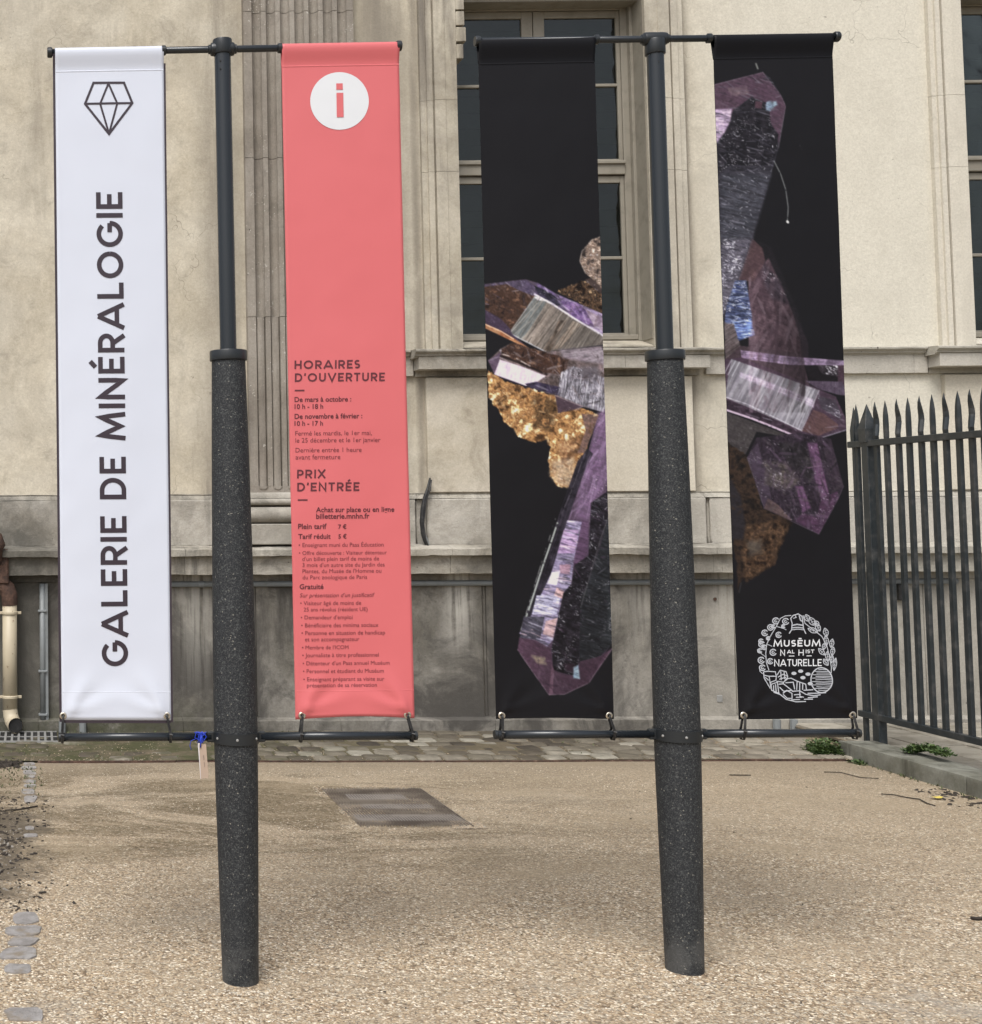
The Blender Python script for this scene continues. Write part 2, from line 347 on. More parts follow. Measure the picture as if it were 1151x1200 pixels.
# individual pebbles lying proud of the bound gravel, foreground
def pebbles(name, n, x0, x1, y0, y1, s0, s1, cols, mat, dens=None, zoff=0):
    x = rng.uniform(x0, x1, n*3); y = y0+(y1-y0)*rng.uniform(0, 1, n*3)**1.9
    keep = np.arange(len(x))[:n]
    if dens is not None: keep = np.nonzero(dens(x, y))[0][:n]
    x, y = x[keep], y[keep]; n = len(x)
    base = np.array([(math.cos(a), math.sin(a), 0) for a in np.arange(6)*math.pi/3]+[(.05, 0, .75)])
    up = np.array([(.62*math.cos(a+.3), .62*math.sin(a+.3), .6) for a in np.arange(6)*math.pi/3])
    tv = np.vstack([base[:6], up, base[6:]])                 # 13 verts
    tf = [(i, (i+1) % 6, 6+(i+1) % 6) for i in range(6)]+[(i, 6+(i+1) % 6, 6+i) for i in range(6)]+[(6+i, 6+(i+1) % 6, 12) for i in range(6)]
    tf = np.array(tf)
    s = rng.uniform(s0, s1, n); asp = rng.uniform(.55, 1, n); th = rng.uniform(0, 6.3, n); hz = rng.uniform(.25, .55, n)
    V = tv[None]*np.stack([s, s*asp, s*hz], 1)[:, None]
    V = V*(1+rng.uniform(-.18, .18, V.shape))
    c, q = np.cos(th)[:, None], np.sin(th)[:, None]
    X = V[..., 0]*c-V[..., 1]*q+x[:, None]; Y = V[..., 0]*q+V[..., 1]*c+y[:, None]; Z = V[..., 2]-s[:, None]*.12+zoff
    co = np.stack([X, Y, Z], -1).reshape(-1, 3); fc = (tf[None]+(np.arange(n)*13)[:, None, None]).reshape(-1, 3)
    me = bpy.data.meshes.new(name); me.vertices.add(len(co)); me.vertices.foreach_set('co', co.ravel())
    me.loops.add(fc.size); me.loops.foreach_set('vertex_index', fc.ravel()); me.polygons.add(len(fc))
    me.polygons.foreach_set('loop_start', np.arange(0, fc.size, 3)); me.update(calc_edges=True)
    cols = np.array(cols); cc = cols[rng.integers(0, len(cols), n)]*rng.uniform(.75, 1.2, (n, 1))
    a = me.color_attributes.new('tint', 'FLOAT_COLOR', 'POINT')
    a.data.foreach_set('color', np.hstack([np.repeat(cc, 13, 0), np.ones((n*13, 1))]).ravel())
    o = link(name, me, mat); o['kind'] = 'stuff'; return o
def tint_mat():
    m = NT('pebble'); a = m.n('ShaderNodeAttribute'); a.attribute_name = 'tint'
    c = m.mix(.5, a.outputs['Color'], m.ramp(m.noise(140, 4, .7), [(.3, (.5, .48, .45)), (.7, (1, 1, 1))]), 'MULTIPLY'); return m.done(c, .8, m.bump(m.noise(400, 2), .2, .002), spec=.35)
M['pebble'] = tint_mat()
PC = [(.46, .37, .26), (.55, .46, .34), (.38, .29, .20), (.27, .21, .155), (.42, .39, .33), (.62, .55, .44), (.17, .145, .12), (.80, .73, .61)]
o = pebbles('loose_gravel', 42000, -.25, 5.2, 3.7, 8.2, .0017, .0046, PC, M['pebble'], dens=lambda x, y: (x < .1+(y-2.2)*1.25))
tag(o, 'fine tan, brown and cream gravel over the path in front of the building')
# rusty steel edging between gravel and cobbles
mb = MB(); x = .03
edge = empty('steel_edging', (.03, YEDGE, 0), kind='structure')
while x < XK0-.1:
    L = random.uniform(.85, .98); x1 = min(x+L, XK0-.05)
    MB().box(x, x1-.006, YEDGE-.006+random.uniform(-.004, .004), YEDGE+.008, -.03, .011+random.uniform(-.003, .003)).build('edging_strip', M['rust'], edge, bevel=.002); x = x1
# cobbles
def cobble_mat():
    m = NT('cobble_stone'); oi = m.n('ShaderNodeObjectInfo'); X, Y, Z = m.xyz()
    n = m.noise(11, 7, .7); base = m.ramp(oi.outputs['Random'], [(0, (.055, .046, .038)), (.3, (.10, .085, .066)), (.55, (.145, .128, .10)), (.8, (.21, .19, .155)), (1, (.33, .315, .27))])
    base = m.mix(m.rng(X, 3.6, 5.2), base, m.mix(.6, base, (.34, .31, .26)))
    c = m.mix(.7, base, m.ramp(n, [(.3, (.4, .38, .34)), (.65, (1.05, 1.02, .98))]), 'MULTIPLY')
    ms = m.math('MULTIPLY', m.rng(m.noise(5, 7, .7), .42, .6), m.rng(X, .2, 3.0, .85, .1)); c = m.mix(ms, c, (.07, .068, .035))
    return m.done(c, .75, m.bump(n, .5, .012), spec=.35)
def joint_mat():
    m = NT('mossy_joint_earth'); X, Y, Z = m.xyz(); n = m.noise(16, 8, .75)
    c = m.mix(n, (.07, .056, .038), (.20, .165, .115)); ms = m.math('MULTIPLY', m.rng(m.noise(3, 7, .7), .36, .58), m.rng(X, .6, 3.2, .95, .15))
    c = m.mix(ms, c, m.mix(n, (.035, .04, .018), (.10, .10, .05))); c = m.mix(m.rng(X, 3.8, 5), c, (.24, .19, .13)); return m.done(c, .95, m.bump(n, .7, .02), spec=.2)
M['cobble'] = cobble_mat(); M['joint'] = joint_mat()
strip = empty('cobbled_strip', (2.6, 8.9, 0), kind='structure')
sheet('joint_earth', -.55, XK0+.3, YEDGE+.009, YF0+.1, .010, M['joint'], 60, 12, .012, kind=None, parent=strip)
cms = []
for k in range(8):
    w, d = random.uniform(.140, .160), random.uniform(.128, .145); mb = MB()
    j_ = lambda q: q*random.uniform(.9, 1.02)
    n = 8; pr = [(j_(a_*w/2), j_(b_*d/2)) for a_, b_ in ((1, .72), (.82, 1), (-.82, 1), (-1, .72), (-1, -.72), (-.82, -1), (.82, -1), (1, -.72))]
    vs = [(a, b, -.03) for a, b in pr]+[(a, b, .018) for a, b in pr]+[(a*.88, b*.88, .0245+random.uniform(-.003, .002)) for a, b in pr]+[(0, 0, .026)]
    fs = [(j*n+i, j*n+(i+1) % n, (j+1)*n+(i+1) % n, (j+1)*n+i) for j in range(2) for i in range(n)]+[(2*n+i, 2*n+(i+1) % n, 3*n) for i in range(n)]
    mb.add(vs, fs); me = mb.mesh('cobble'); me.materials.append(M['cobble']); me.polygons.foreach_set('use_smooth', [True]*len(me.polygons)); cms.append(me)
cnt = 0
for r in range(7):
    y = YEDGE+.085+r*.152; x = -.2+(r % 2)*.08
    while x < XK0+.15:
        wdt = random.uniform(.150, .172)
        keep = x > 1.25 or random.random() < (.22 if x < .55 else .5)
        if keep and cnt < 298:
            o = link('cobble', random.choice(cms), None, strip)
            zz = -.006+random.uniform(-.006, .005) if x > 1.2 else -.011+random.uniform(-.004, .004)
            o.matrix_parent_inverse = strip.matrix_basis.inverted(); o.location = (x, y+random.uniform(-.008, .008), zz); o.rotation_euler = (random.uniform(-.05, .05), random.uniform(-.05, .05), random.uniform(-.09, .09)+(math.pi if random.random() < .5 else 0)); o.scale = (wdt/.155, 1.02, 1); cnt += 1
        x += wdt
# pale setts flush in the gravel along the left edge
sett = empty('sett_edging', (0, 6.5, 0), kind='structure')
def sett_mat():
    m = NT('pale_sett'); n = m.noise(16, 8, .72); c = m.mix(m.rng(n, .35, .68), (.25, .235, .225), (.37, .355, .345)); c = m.mix(m.rng(m.noise(7, 5), .52, .66, 0, .8), c, (.24, .19, .13))
    return m.done(c, .85, m.bump(m.math('ADD', n, m.noise(70, 6, .75)), .8, .014), spec=.3)
M['sett'] = sett_mat()
SP = [(14, 44, 1069, 1083), (4, 46, 1085, 1097), (10, 43, 1099, 1109), (0, 42, 1111, 1125), (6, 37, 1130, 1142), (5, 50, 1182, 1198), (-30, -2, 1150, 1166),
      (28, 41, 894, 897), (25, 42, 898.5, 902), (27, 42, 903.5, 908), (30, 41, 909, 912.5), (27, 42, 914, 918), (28, 42, 919.5, 923), (26, 41, 925, 931), (28, 43, 933, 940.5), (30, 40, 969, 973), (28, 44, 978, 981.5)]
for x0, x1, y0, y1 in SP:
    a, b = G(x0, y1), G(x1, y0); cx_, cy_ = (a.x+b.x)/2, (a.y+b.y)/2; hw, hd = abs(b.x-a.x)/2*1.02, abs(b.y-a.y)/2*.97
    sh = random.uniform(-.18, .18)
    pr = [(cx_+hw*(q_+sh*t_)*random.uniform(.86, 1.1), cy_+hd*t_*random.uniform(.82, 1.1)) for q_, t_ in ((1, .6), (.72, 1), (.05, 1.04), (-.7, 1), (-1, .5), (-1.02, -.4), (-.75, -1), (.1, -1), (.8, -1), (1, -.5))]
    auto_smooth(MB().prism_z(-.04, .0045+random.uniform(-.0015, .002), pr).build('sett', M['sett'], sett, bevel=.0012, rough=.0012), 20)
# drain cover, half buried under sand
a = P(0, 0, 5); dc = empty('drain_cover', (1.94, 7.07, 0), 'slatted metal drain cover half buried in the sandy gravel', 'drain cover')
DX0, DX1, DY0, DY1 = 1.665, 2.245, 6.62, 7.54
def slat_mat():
    m = NT('worn_slat_metal'); n = m.noise(1, 6, .7, vec=m.scale(m.pos, (3, 6, 1))); c = m.mix(m.rng(n, .42, .6), (.25, .215, .18), (.12, .098, .082)); return m.done(c, .6, None, .2)
M['slat'] = slat_mat()
nb = 38; mb = MB(); fr = MB()
for i in range(nb):
    x0 = DX0+(DX1-DX0)*i/nb; e0 = DY0+random.uniform(0, .035); e1 = DY1-random.uniform(0, .04)
    segs = [(e0, e1)] 
    for y0, y1 in segs: mb.box(x0, x0+.0055, y0, y1, -.002, .0085)
o = mb.build('slats', M['slat'], dc); o['kind'] = 'stuff'
for q in ((DX0+.10, DX1-.16, DY1-.30, DY1-.17), (DX0+.12, DX1-.08, DY0+.40, DY0+.50), (DX0+.02, DX1-.02, DY0+.13, DY0+.26)):
    MB().box(*q, -.003, .0058).build('cover_plate', paint_mat('dirty_plate', (.27, .25, .235), .7, .1, .6, (.16, .13, .11)), dc)
o = pebbles('sand_drift', 5200, DX0-.05, DX1+.05, DY0-.03, DY1+.05, .002, .006, PC[:5], M['pebble'], dens=lambda x, y: np.sin(x*17+y*5)+np.sin(y*9-x*6) > .35, zoff=.004)
tag(o, 'sand and small gravel drifted over the drain cover')
# kerb and paving beyond the fence
kb = empty('kerb', (5.35, 6.9, 0), kind='structure')
ks = [8.50, 7.36, 6.35, 5.3, 4.2, 3.1]
for a_, b_ in zip(ks, ks[1:]):
    auto_smooth(MB().box(XK0, XK1, b_+.004, a_-.002, -.05, .102).build('kerbstone', M['kerb'], kb, bevel=.008, seg=2, cuts=3, rough=.004), 40)
pv = empty('pavement', (7, 7, 0), kind='structure')
sheet('paving_bed', XK1-.001, 10.5, 2.0, YF0+.1, .048, M['joint'], 10, 10, 0, kind=None, parent=pv)
def slab_mat():
    m = NT('paving_slab'); oi = m.n('ShaderNodeObjectInfo'); n = m.noise(6, 8, .7); c = m.mix(oi.outputs['Random'], (.26, .24, .20), (.40, .37, .31)); c = m.mix(m.rng(n, .4, .7, 0, .7), c, (.15, .13, .095)); return m.done(c, .85, m.bump(n, .3, .01), spec=.3)
M['slab'] = slab_mat()
sm = MB().box(-.143, .143, -.143, .143, -.02, .018).mesh('paving_slab', bevel=.004); sm.materials.append(M['slab'])
for i in range(13):
    for j in range(15):
        o = link('paving_slab', sm, None, pv); o.location = (XK1+.155+i*.298, YF0-.16-j*.298, .048+random.uniform(-.002, .003)); o.rotation_euler = (random.uniform(-.006, .006), random.uniform(-.006, .006), random.uniform(-.012, .012))
        if XK1+.155+i*.298 > 9.4: bpy.data.objects.remove(o)

# ================================================================== BUILDING
fac = empty('museum_building', (3.5, YF0, 0), 'old cream stucco museum building with fluted pilaster and tall windows', 'building')
XL, XR, ZT = -4.2, 10.2, 7.2
YA = 9.45                                   # face of the window architraves
OFF = P(1126, 0, YA).x-P(533, 0, YA).x
def zz(py, Y=YW, px=560): return P(px, py, Y).z
wxl, wxr = P(535, 60, YA).x, P(757, 60, YA).x; wz0, wz1 = zz(404, YA), zz(-14, YA)
zband1 = zz(577)
mb = MB()
xs = [XL, wxl, wxr, wxl+OFF, wxr+OFF, XR]
mb.box(xs[0], xs[1], YW, YW+.42, .05, ZT); mb.box(xs[2], xs[3], YW, YW+.42, .05, ZT); mb.box(xs[4], xs[5], YW, YW+.42, .05, ZT)
for a_, b_ in ((xs[1], xs[2]), (xs[3], xs[4])):
    mb.box(a_, b_, YW, YW+.42, .05, wz0); mb.box(a_, b_, YW, YW+.42, wz1, ZT)
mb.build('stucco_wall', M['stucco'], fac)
MB().box(XL, XR, YW+.9, YW+1.0, 0, ZT).build('inner_wall', M['dark'], fac)
MB().box(XL-.05, XR+.05, YW-.3, YW+1.1, ZT, ZT+.25).build('cornice', M['trim'], fac, bevel=.03)
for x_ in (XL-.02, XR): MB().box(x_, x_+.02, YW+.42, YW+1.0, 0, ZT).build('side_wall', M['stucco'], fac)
# fluted pilaster
YP = 9.445
px0, px1 = P(286.3, 100, YP).x, P(415.5, 100, YP).x
pit = (P(341, 480, YP).x-P(307, 480, YP).x)/2; fc0 = P(307.5, 480, YP).x; fr_ = pit*.335
zfl = zz(574, YP, 320); zp0 = zz(577, YP, 320)
joints = [zp0, zz(369, YP), zz(182, YP), zz(10, YP), ZT]
def pil_prof(shallow):
    pr = [(px0, YP), (px0, YW+.02), (px1, YW+.02), (px1, YP)]
    cen = [fc0+k*pit for k in range(-1, 8) if px0+fr_*1.15 < fc0+k*pit < px1-fr_*1.15]
    for c in reversed(cen):
        for t in range(0, 9):
            a_ = math.pi*t/8; dx = math.cos(a_)*fr_; dy = math.sin(a_)*fr_*1.35
            if shallow: dy = 0 if t in (0, 8) else (.034 if t in (1, 7) else .034-.026*math.sin(a_))
            pr.append((c+dx, YP+dy))
    return pr, cen
for i in range(4):
    pr, cen = pil_prof(i == 0)
    z0 = joints[i]+(.045 if i == 0 else 0)
    auto_smooth(MB().prism_z(z0, joints[i+1]-.004, pr).build('pilaster_drum', M['pilaster'], fac), 30)
# rounded flute ends, just above the base
mb = MB(); mb.box(px0, px1, YP+.001, YW+.02, zp0, zp0+.046)
o = mb.build('pilaster_foot', M['pilaster'], fac)
for c in cen:
    mb = MB(); n = 10; vs = []; 
    for t in range(n+1):
        a_ = math.pi+math.pi*t/n; vs.append((c+math.cos(a_)*fr_, YP-.002, zp0+.046+math.sin(a_)*fr_*.9+.0)); 
    for t in range(n+1):
        a_ = math.pi+math.pi*t/n; vs.append((c+math.cos(a_)*fr_*.72, YP-.008, zp0+.046+math.sin(a_)*fr_*.9*.72))
    mb.add(vs, [(t, t+1, n+2+t, n+1+t) for t in range(n)])
    mb.build('flute_end', M['pilaster'], fac, smooth=True)
# pilaster base mouldings
def zP(py): return zz(py, 9.42, 320)
def torus_prof(yf, yb, z0, z1, n=8):
    return [(yb, z0)]+[(yf+(.5*(z1-z0))*(1-math.sin(math.pi*t/n)), z0+(z1-z0)*(.5-.5*math.cos(math.pi*t/n))) for t in range(n+1)]+[(yb, z1)]
bx0, bx1 = px0-.03, px1+.03
for prof, e in (([(YW, zP(584)), (YP-.012, zP(584)), (YP-.012, zP(579)), (YP-.002, zP(577)), (YW, zP(577))], 0),
                (torus_prof(YP-.03, YW, zP(592), zP(584.3)), .015), (torus_prof(YP-.062, YW, zP(613), zP(594)), .035)):
    auto_smooth(MB().prism_x(bx0-e, bx1+e, prof).build('pilaster_moulding', M['block'], fac), 50)
MB().box(bx0-.045, bx1+.045, YP-.065, YW+.02, zz(637, 9.4), zP(614)).build('pilaster_plinth', M['block'], fac, bevel=.006, cuts=2, rough=.003)
# window architraves, jamb stones with joints
def jamb(x0, x1, z0, z1, flip=False):
    w = abs(x1-x0); s = 1 if x1 > x0 else -1       # x0 outer edge, x1 arris
    f = [(0, YW+.02), (0, YA+.030), (.16, YA+.030), (.165, YA+.012), (.32, YA+.012), (.325, YA+.034), (.37, YA+.034), (.375, YA+.004), (.67, YA), (.68, YA+.006), (1, YA+.006), (1, YW+.30), (.9, YW+.30), (.9, YW+.02)]
    pr = [(x0+s*t*w, y) for t, y in f]
    if s < 0: pr = pr[::-1]
    return auto_smooth(MB().prism_z(z0, z1, pr).build('jamb_stone', M['trim'], fac, rough=.0006), 30)
jz = [wz0-.03, zz(372, YA), zz(200, YA), zz(116, YA), zz(-60, YA)]
jz = [wz0-.03, zz(200, YA), zz(116, YA), wz1+.26]
for k, off in enumerate((0, OFF)):
    lo = P(493, 60, YA).x+off if k == 0 else P(1093, 60, YA).x
    ro = P(803, 60, YA).x+off
    for a_, b_ in zip(jz, jz[1:]):
        jamb(lo, wxl+off, a_, b_-.0025); jamb(ro, wxr+off, a_-.002, b_-.0045)
    MB().box(wxl+off+.001, wxr+off-.001, YA, YW+.3, wz1, wz1+.26).build('lintel', M['trim'], fac, bevel=.006)
    # soffit box in shadow above the casement
    MB().box(wxl+off+.001, wxr+off-.001, YW+.02, YW+.28, zz(4, YW+.05), wz1-.001).build('blind_box', M['winframe'], fac)
# corbel blocks in the upper left of the first window
cbx = wxl+.002
for (a_, b_, w) in ((-6, 10.5, 545), (12.5, 29, 545), (31, 48, 546.5), (51, 68, 543)):
    MB().box(cbx, P(w, 40, YA).x, YA+.004, YW+.16, zz(b_, YA), zz(a_, YA)).build('corbel_block', M['trim'], fac, bevel=.004, rough=.002)
# casement windows
def window(x0, x1, off):
    YF = YW+.17; w = empty('window', ((x0+x1)/2+off, YF, wz0), parent=fac)
    X = lambda px, py=150: P(px, py, YF).x+off
    Z = lambda py: zz(py, YF)
    xa, xb = x0+off+.002, x1+off-.002
    cxm = X(628.5); pl0, pl1, pr0, pr1 = X(533), X(615), X(642), X(726)
    if pl0 < xa+.04: pl0 = xa+.02
    xo = X(741)
    fr = MB()
    fr.box(xa, pl0, YF, YF+.06, Z(402), Z(5)); fr.box(pr1+.03, xb, YF, YF+.06, Z(402), Z(5))       # outer frame
    fr.box(pl0, pr1+.03, YF+.002, YF+.06, Z(13), Z(5)); fr.box(pl0, pr1+.03, YF-.012, YF+.06, Z(206), Z(193.5))
    fr.box(pl0, pr1+.03, YF-.03, YF+.03, Z(194), Z(190)); fr.box(pl0, pr1+.03, YF+.004, YF+.06, Z(402), Z(398))
    o = fr.build('window_frame', M['winframe'], w, bevel=.004)
    MB().box(xo-.02, xb+.001, YF-.05, YF-.001, Z(402), Z(4)).build('reveal_lining', M['winframe'], w, bevel=.004)
    MB().box(xb-.004, xb+.0008, YA+.03, YF-.052, Z(402), Z(4)).build('reveal_lining', M['winframe'], w)
    for q0, q1 in ((pl0+.001, pl1+.045), (pr0-.045, pr1+.029)):
        for (t0, t1, b) in ((13.5, 190.5, 187), (207, 397.5, 391)):
            cs = MB(); yb = YF+.012
            s0 = q0 if q0 == pl0+.001 else pr0-.015; 
            i0, i1 = (q0+.012, pl1) if q0 == pl0+.001 else (pr0, pr1)
            o0, o1 = (q0, cxm-.003) if q0 == pl0+.001 else (cxm+.003, q1)
            zt = Z(t0); zb = Z(t1); zpt = Z(t0+8); zpb = Z(b)
            cs.box(o0, i0, yb, yb+.035, zb, zt); cs.box(i1, o1, yb, yb+.035, zb, zt)
            cs.box(i0, i1, yb, yb+.035, zpt, zt); cs.box(i0, i1, yb, yb+.035, zb, zpb)
            cs.build('casement', M['winframe'], w, bevel=.005, seg=2)
            zm = Z(100.5) if t0 < 100 else Z(303)
            MB().box(i0, i1, yb-.001, yb+.033, zm-.012, zm+.012).build('glazing_bar', M['winframe'], w, bevel=.004)
            for a_, b_ in ((zm+.012, zpt), (zpb, zm-.012)):
                MB().box(i0-.002, i1+.002, yb+.018, yb+.022, a_-.002, b_+.002).build('pane', M['glass'], w)
    # boards behind the glass
    z = Z(400)
    while z < Z(14):
        h = .128; MB().box(pl0, pr1+.03, YF+.11+random.uniform(0, .006), YF+.13, z, z+h-.006).build('shutter_board', M['board'], w, bevel=.003); z += h
    # sill board
    MB().prism_x(xa+.002, xb-.002, [(YA+.02, wz0-.02), (YF+.05, wz0-.02), (YF+.05, Z(400)), (YF-.02, Z(400.5)), (YA+.02, zz(405.5, YA))]).build('window_sill', M['trim'], w)
    mb = MB(); mb.box(xa+.002, xo, YF-.035, YF-.001, Z(400), Z(394)).build('weather_bar', M['winframe'], w, bevel=.005)
window(wxl, wxr, 0); window(wxl, wxr, OFF)
# string course, sills, aprons
def mould(yf, zt, zb):     # small cyma-like profile
    h = zt-zb; return [(YW+.01, zb), (yf+.045, zb), (yf+.040, zb+h*.14), (yf+.026, zb+h*.22), (yf+.024, zb+h*.40), (yf+.010, zb+h*.55), (yf+.004, zb+h*.62), (yf, zb+h*.70), (yf, zb+h*.9), (yf+.008, zt), (YW+.01, zt+.012)]
def run(name, x0, x1, prof, mat, rough=.002, joint=()):
    pts = [x0]+[j for j in joint if x0 < j < x1]+[x1]
    for a_, b_ in zip(pts, pts[1:]):
        me = MB().prism_x(a_, b_-.0025, prof).mesh(name); bm = bmesh.new(); bm.from_mesh(me)
        n = max(1, int((b_-a_)/.05))
        es = [e for e in bm.edges if abs(e.verts[0].co.x-e.verts[1].co.x) > .01]
        if rough and n > 1: bmesh.ops.subdivide_edges(bm, edges=es, cuts=min(n, 30))
        for v in bm.verts:
            if rough and a_+.003 < v.co.x < b_-.005: v.co += mnoise.noise_vector(v.co*11)*rough+mnoise.noise_vector(v.co*37)*rough*.6
        bm.to_mesh(me); bm.free(); auto_smooth(link(name, me, mat, fac), 28)
Z2 = lambda py, Y: zz(py, Y)
sills = []
for k, off in enumerate((0, OFF)):
    s0 = P(491, 425, 9.36).x+off if k == 0 else P(1102, 425, 9.36).x; s1 = P(833, 425, 9.36).x+off; sills.append((s0, s1))
    run('sill_moulding', s0-.03, s1+.03, mould(9.325, Z2(408.5, 9.33), Z2(418, 9.33)), M['course'], .003, [s0+.34, (s0+s1)/2+.1])
    run('sill_stone', s0, s1, [(YW+.01, Z2(432, 9.36)), (9.36, Z2(432, 9.36)), (9.36, Z2(417.5, 9.36)), (YW+.01, Z2(417.5, 9.36))], M['block'], .002, [s0+.62, s0+1.5])
    run('frieze_stone', s0+.012, s1-.012, [(YW+.01, Z2(441, 9.5)), (9.495, Z2(441, 9.5)), (9.495, Z2(431, 9.5)), (YW+.01, Z2(431, 9.5))], M['course'], 0)
    a0 = P(501, 500, 9.47).x if k == 0 else P(1111, 500, 9.47).x; a1 = P(814, 500, 9.47).x+off
    MB().box(a0, a1, 9.475, YW+.01, zz(577, 9.47), zz(442.5, 9.49)).build('apron_panel', M['render'], fac, bevel=.006, cuts=2, rough=.002)
for a_, b_ in ((px1+.002, sills[0][0]-.032), (sills[0][1]+.032, sills[1][0]-.032), (sills[1][1]+.032, XR)):
    run('string_moulding', a_, b_, mould(9.43, Z2(409, 9.43), Z2(418, 9.43)), M['course'], .004)
    run('string_course', a_, b_+(.03 if b_ < XR else 0), [(YW+.01, Z2(440, 9.48)), (9.485, Z2(440, 9.48)), (9.480, Z2(418, 9.48)), (YW+.01, Z2(418, 9.48))], M['block'], .003, [a_+.5+i*1.02 for i in range(9)])
# weathered band over the plinth blocks
bp = [(YW+.02, zz(584, 9.47)), (9.468, zz(584, 9.47)), (9.475, zz(582.5, 9.47)), (9.492, zz(579, 9.48)), (9.488, zz(577.6, 9.48)), (YW+.01, zz(577, YW))]
for a_, b_ in ((XL, px0-.05), (px1+.05, XR)):
    run('plinth_band', a_, b_, bp, M['course'], .004 if a_ < 0 else .0025, [P(q, 580, 9.47).x for q in (60, 180, 489, 500, 680, 826, 965, 1085)])
# plinth blocks
def blk(a_, b_, y, rough, mat='block'):
    xa, xb = P(a_, 610, y).x, P(b_, 610, y).x
    auto_smooth(MB().box(xa, xb-.003, y, YW+.02, zz(638.5, y), zz(584.3, y)).build('plinth_block', M[mat], fac, bevel=.007, seg=1, cuts=4, rough=rough), 40)
for a_, b_, y, r_ in ((-660, -440, 9.462, .006), (-440, -220, 9.462, .006), (-220, -95, 9.462, .006), (-95, 70, 9.462, .009), (70, 190, 9.462, .006), (190, 279, 9.462, .005), (427, 488, 9.470, .003), (488, 501, 9.495, .001), (501, 690, 9.462, .003), (690, 829, 9.462, .003), (829, 833, 9.50, .001), (833, 985, 9.474, .003), (985, 1110, 9.468, .003), (1110, 1260, 9.462, .003), (1260, 1420, 9.462, .003), (1420, 1600, 9.462, .003)):
    blk(a_, b_, y, r_)
# projecting ledge
up = [(9.47, zz(650.5, 9.315)), (9.315, zz(650.5, 9.315)), (9.313, zz(643.2, 9.315)), (9.322, zz(642.2, 9.315)), (9.47, zz(637.6, 9.46))]
lo = [(YW, zz(672, 9.37)), (9.37, zz(672, 9.37)), (9.368, zz(650.5, 9.37)), (YW, zz(650.5, 9.37))]
js = [P(q, 650, 9.35).x for q in (-110, 95, 217, 345, 529, 690, 838, 848, 1000, 1120, 1290, 1450)]
js[7] = js[6]+.06
run('ledge_stone', XL, XR, up, M['course'], .0065, js)
run('ledge_fascia', XL, XR, lo, M['course'], .005, js)
run('ledge_soffit', XL, XR, [(YW, zz(680, 9.47)), (9.475, zz(680, 9.47)), (9.475, zz(670, 9.47)), (YW, zz(670, 9.47))], M['basement'], .002, js[::2])  # dark stone colour here helps paint the shade line under the ledge
# basement slabs
for a_, b_, y in ((-660, -460, 9.5), (-460, -260, 9.497), (-260, -120, 9.5), (-120, -5, 9.497), (-5, 72, 9.5), (72, 196, 9.497), (196, 301, 9.5), (301, 567, 9.496), (567, 571, 9.508), (571, 700, 9.500), (700, 862, 9.497), (862, 1000, 9.502), (1000, 1085, 9.497), (1085, 1230, 9.5), (1230, 1400, 9.497), (1400, 1600, 9.5)):
    xa, xb = P(a_, 760, y).x, P(b_, 760, y).x
    MB().box(xa, xb-.0035, y, YW+.03, .07, zz(679.5, y)).build('basement_slab', M['basement'], fac, bevel=.004, cuts=3, rough=.0025)
ft = [(YW, -.05), (YF0, -.05), (YF0+.002, zz(843.5, YF0)-.006), (YF0+.012, zz(843.5, YF0)), (YW, zz(842, YF0)+.006)]
run('base_stone', XL, XR, ft, M['basement'], .004, [P(q, 850, YF0).x for q in (-60, 45, 215, 400, 581, 760, 930, 1110, 1300)])
for q in (68, 92, 905, 925):
    c = P(q+5, 850, YF0-.03); MB().tube([(c.x, YF0-.035, 0), (c.x, YF0-.035, zz(843, YF0))], .026, 10).build('pipe_stub', M['greypipe'], fac, smooth=False)
c = P(1058, 694, 9.46); MB().box(c.x-.028, c.x+.028, 9.45, 9.50, c.z-.06, c.z+.06).build('junction_box', M['cable'], fac, bevel=.006)
c = P(838, 702, 9.49); MB().lathe((c.x, 9.485, c.z), [(.012, 0), (.010, .012)], 8, (0, 1, 0)).build('rusty_bolt', M['rust'], fac)
c = P(844, 819, 9.49); MB().box(c.x-.02, c.x+.02, 9.492, 9.499, c.z-.025, c.z+.025).build('fixing_plate', M['lightsteel'], fac, bevel=.002)
# ---- pipes and cables fixed to the wall
dp = empty('downpipe', (P(11, 760, 9.4).x, 9.40, 0), 'cream downpipe with rusty elbow at the left end of the wall', 'pipe')
Yd = 9.39; xd = P(11.5, 760, Yd).x; zt_ = zz(704, Yd); zb_ = zz(838, Yd)
MB().tube([(xd, Yd, zt_), (xd, Yd, zb_+.04)], .053, 20).build('pipe_shaft', M['cream'], dp, smooth=True)
for py in (716, 815): 
    z = zz(py, Yd); o = MB().lathe((xd, Yd, z-.012), [(.056, 0), (.061, .004), (.061, .018), (.056, .024)], 20).build('collar', M['cream'], dp)
    MB().box(xd-.085, xd+.085, Yd-.006, Yd+.006, z-.010, z+.010).build('bracket', M['cream'], dp, bevel=.002)
o = MB().tube([(xd, Yd, zb_+.05), (xd+.004, Yd-.004, zb_+.01), (xd+.016, Yd-.03, zb_-.03), (xd+.034, Yd-.075, zb_-.05), (xd+.042, Yd-.10, zb_-.052)], [.054, .055, .056, .056, .056], 20, cap=False).build('outlet_elbow', M['cream'], dp, smooth=True)
MB().lathe((xd+.0405, Yd-.092, zb_-.052), [(.052, 0), (.052, .004)], 20, (.17, -1, 0)).build('pipe_mouth', M['dark'], dp)
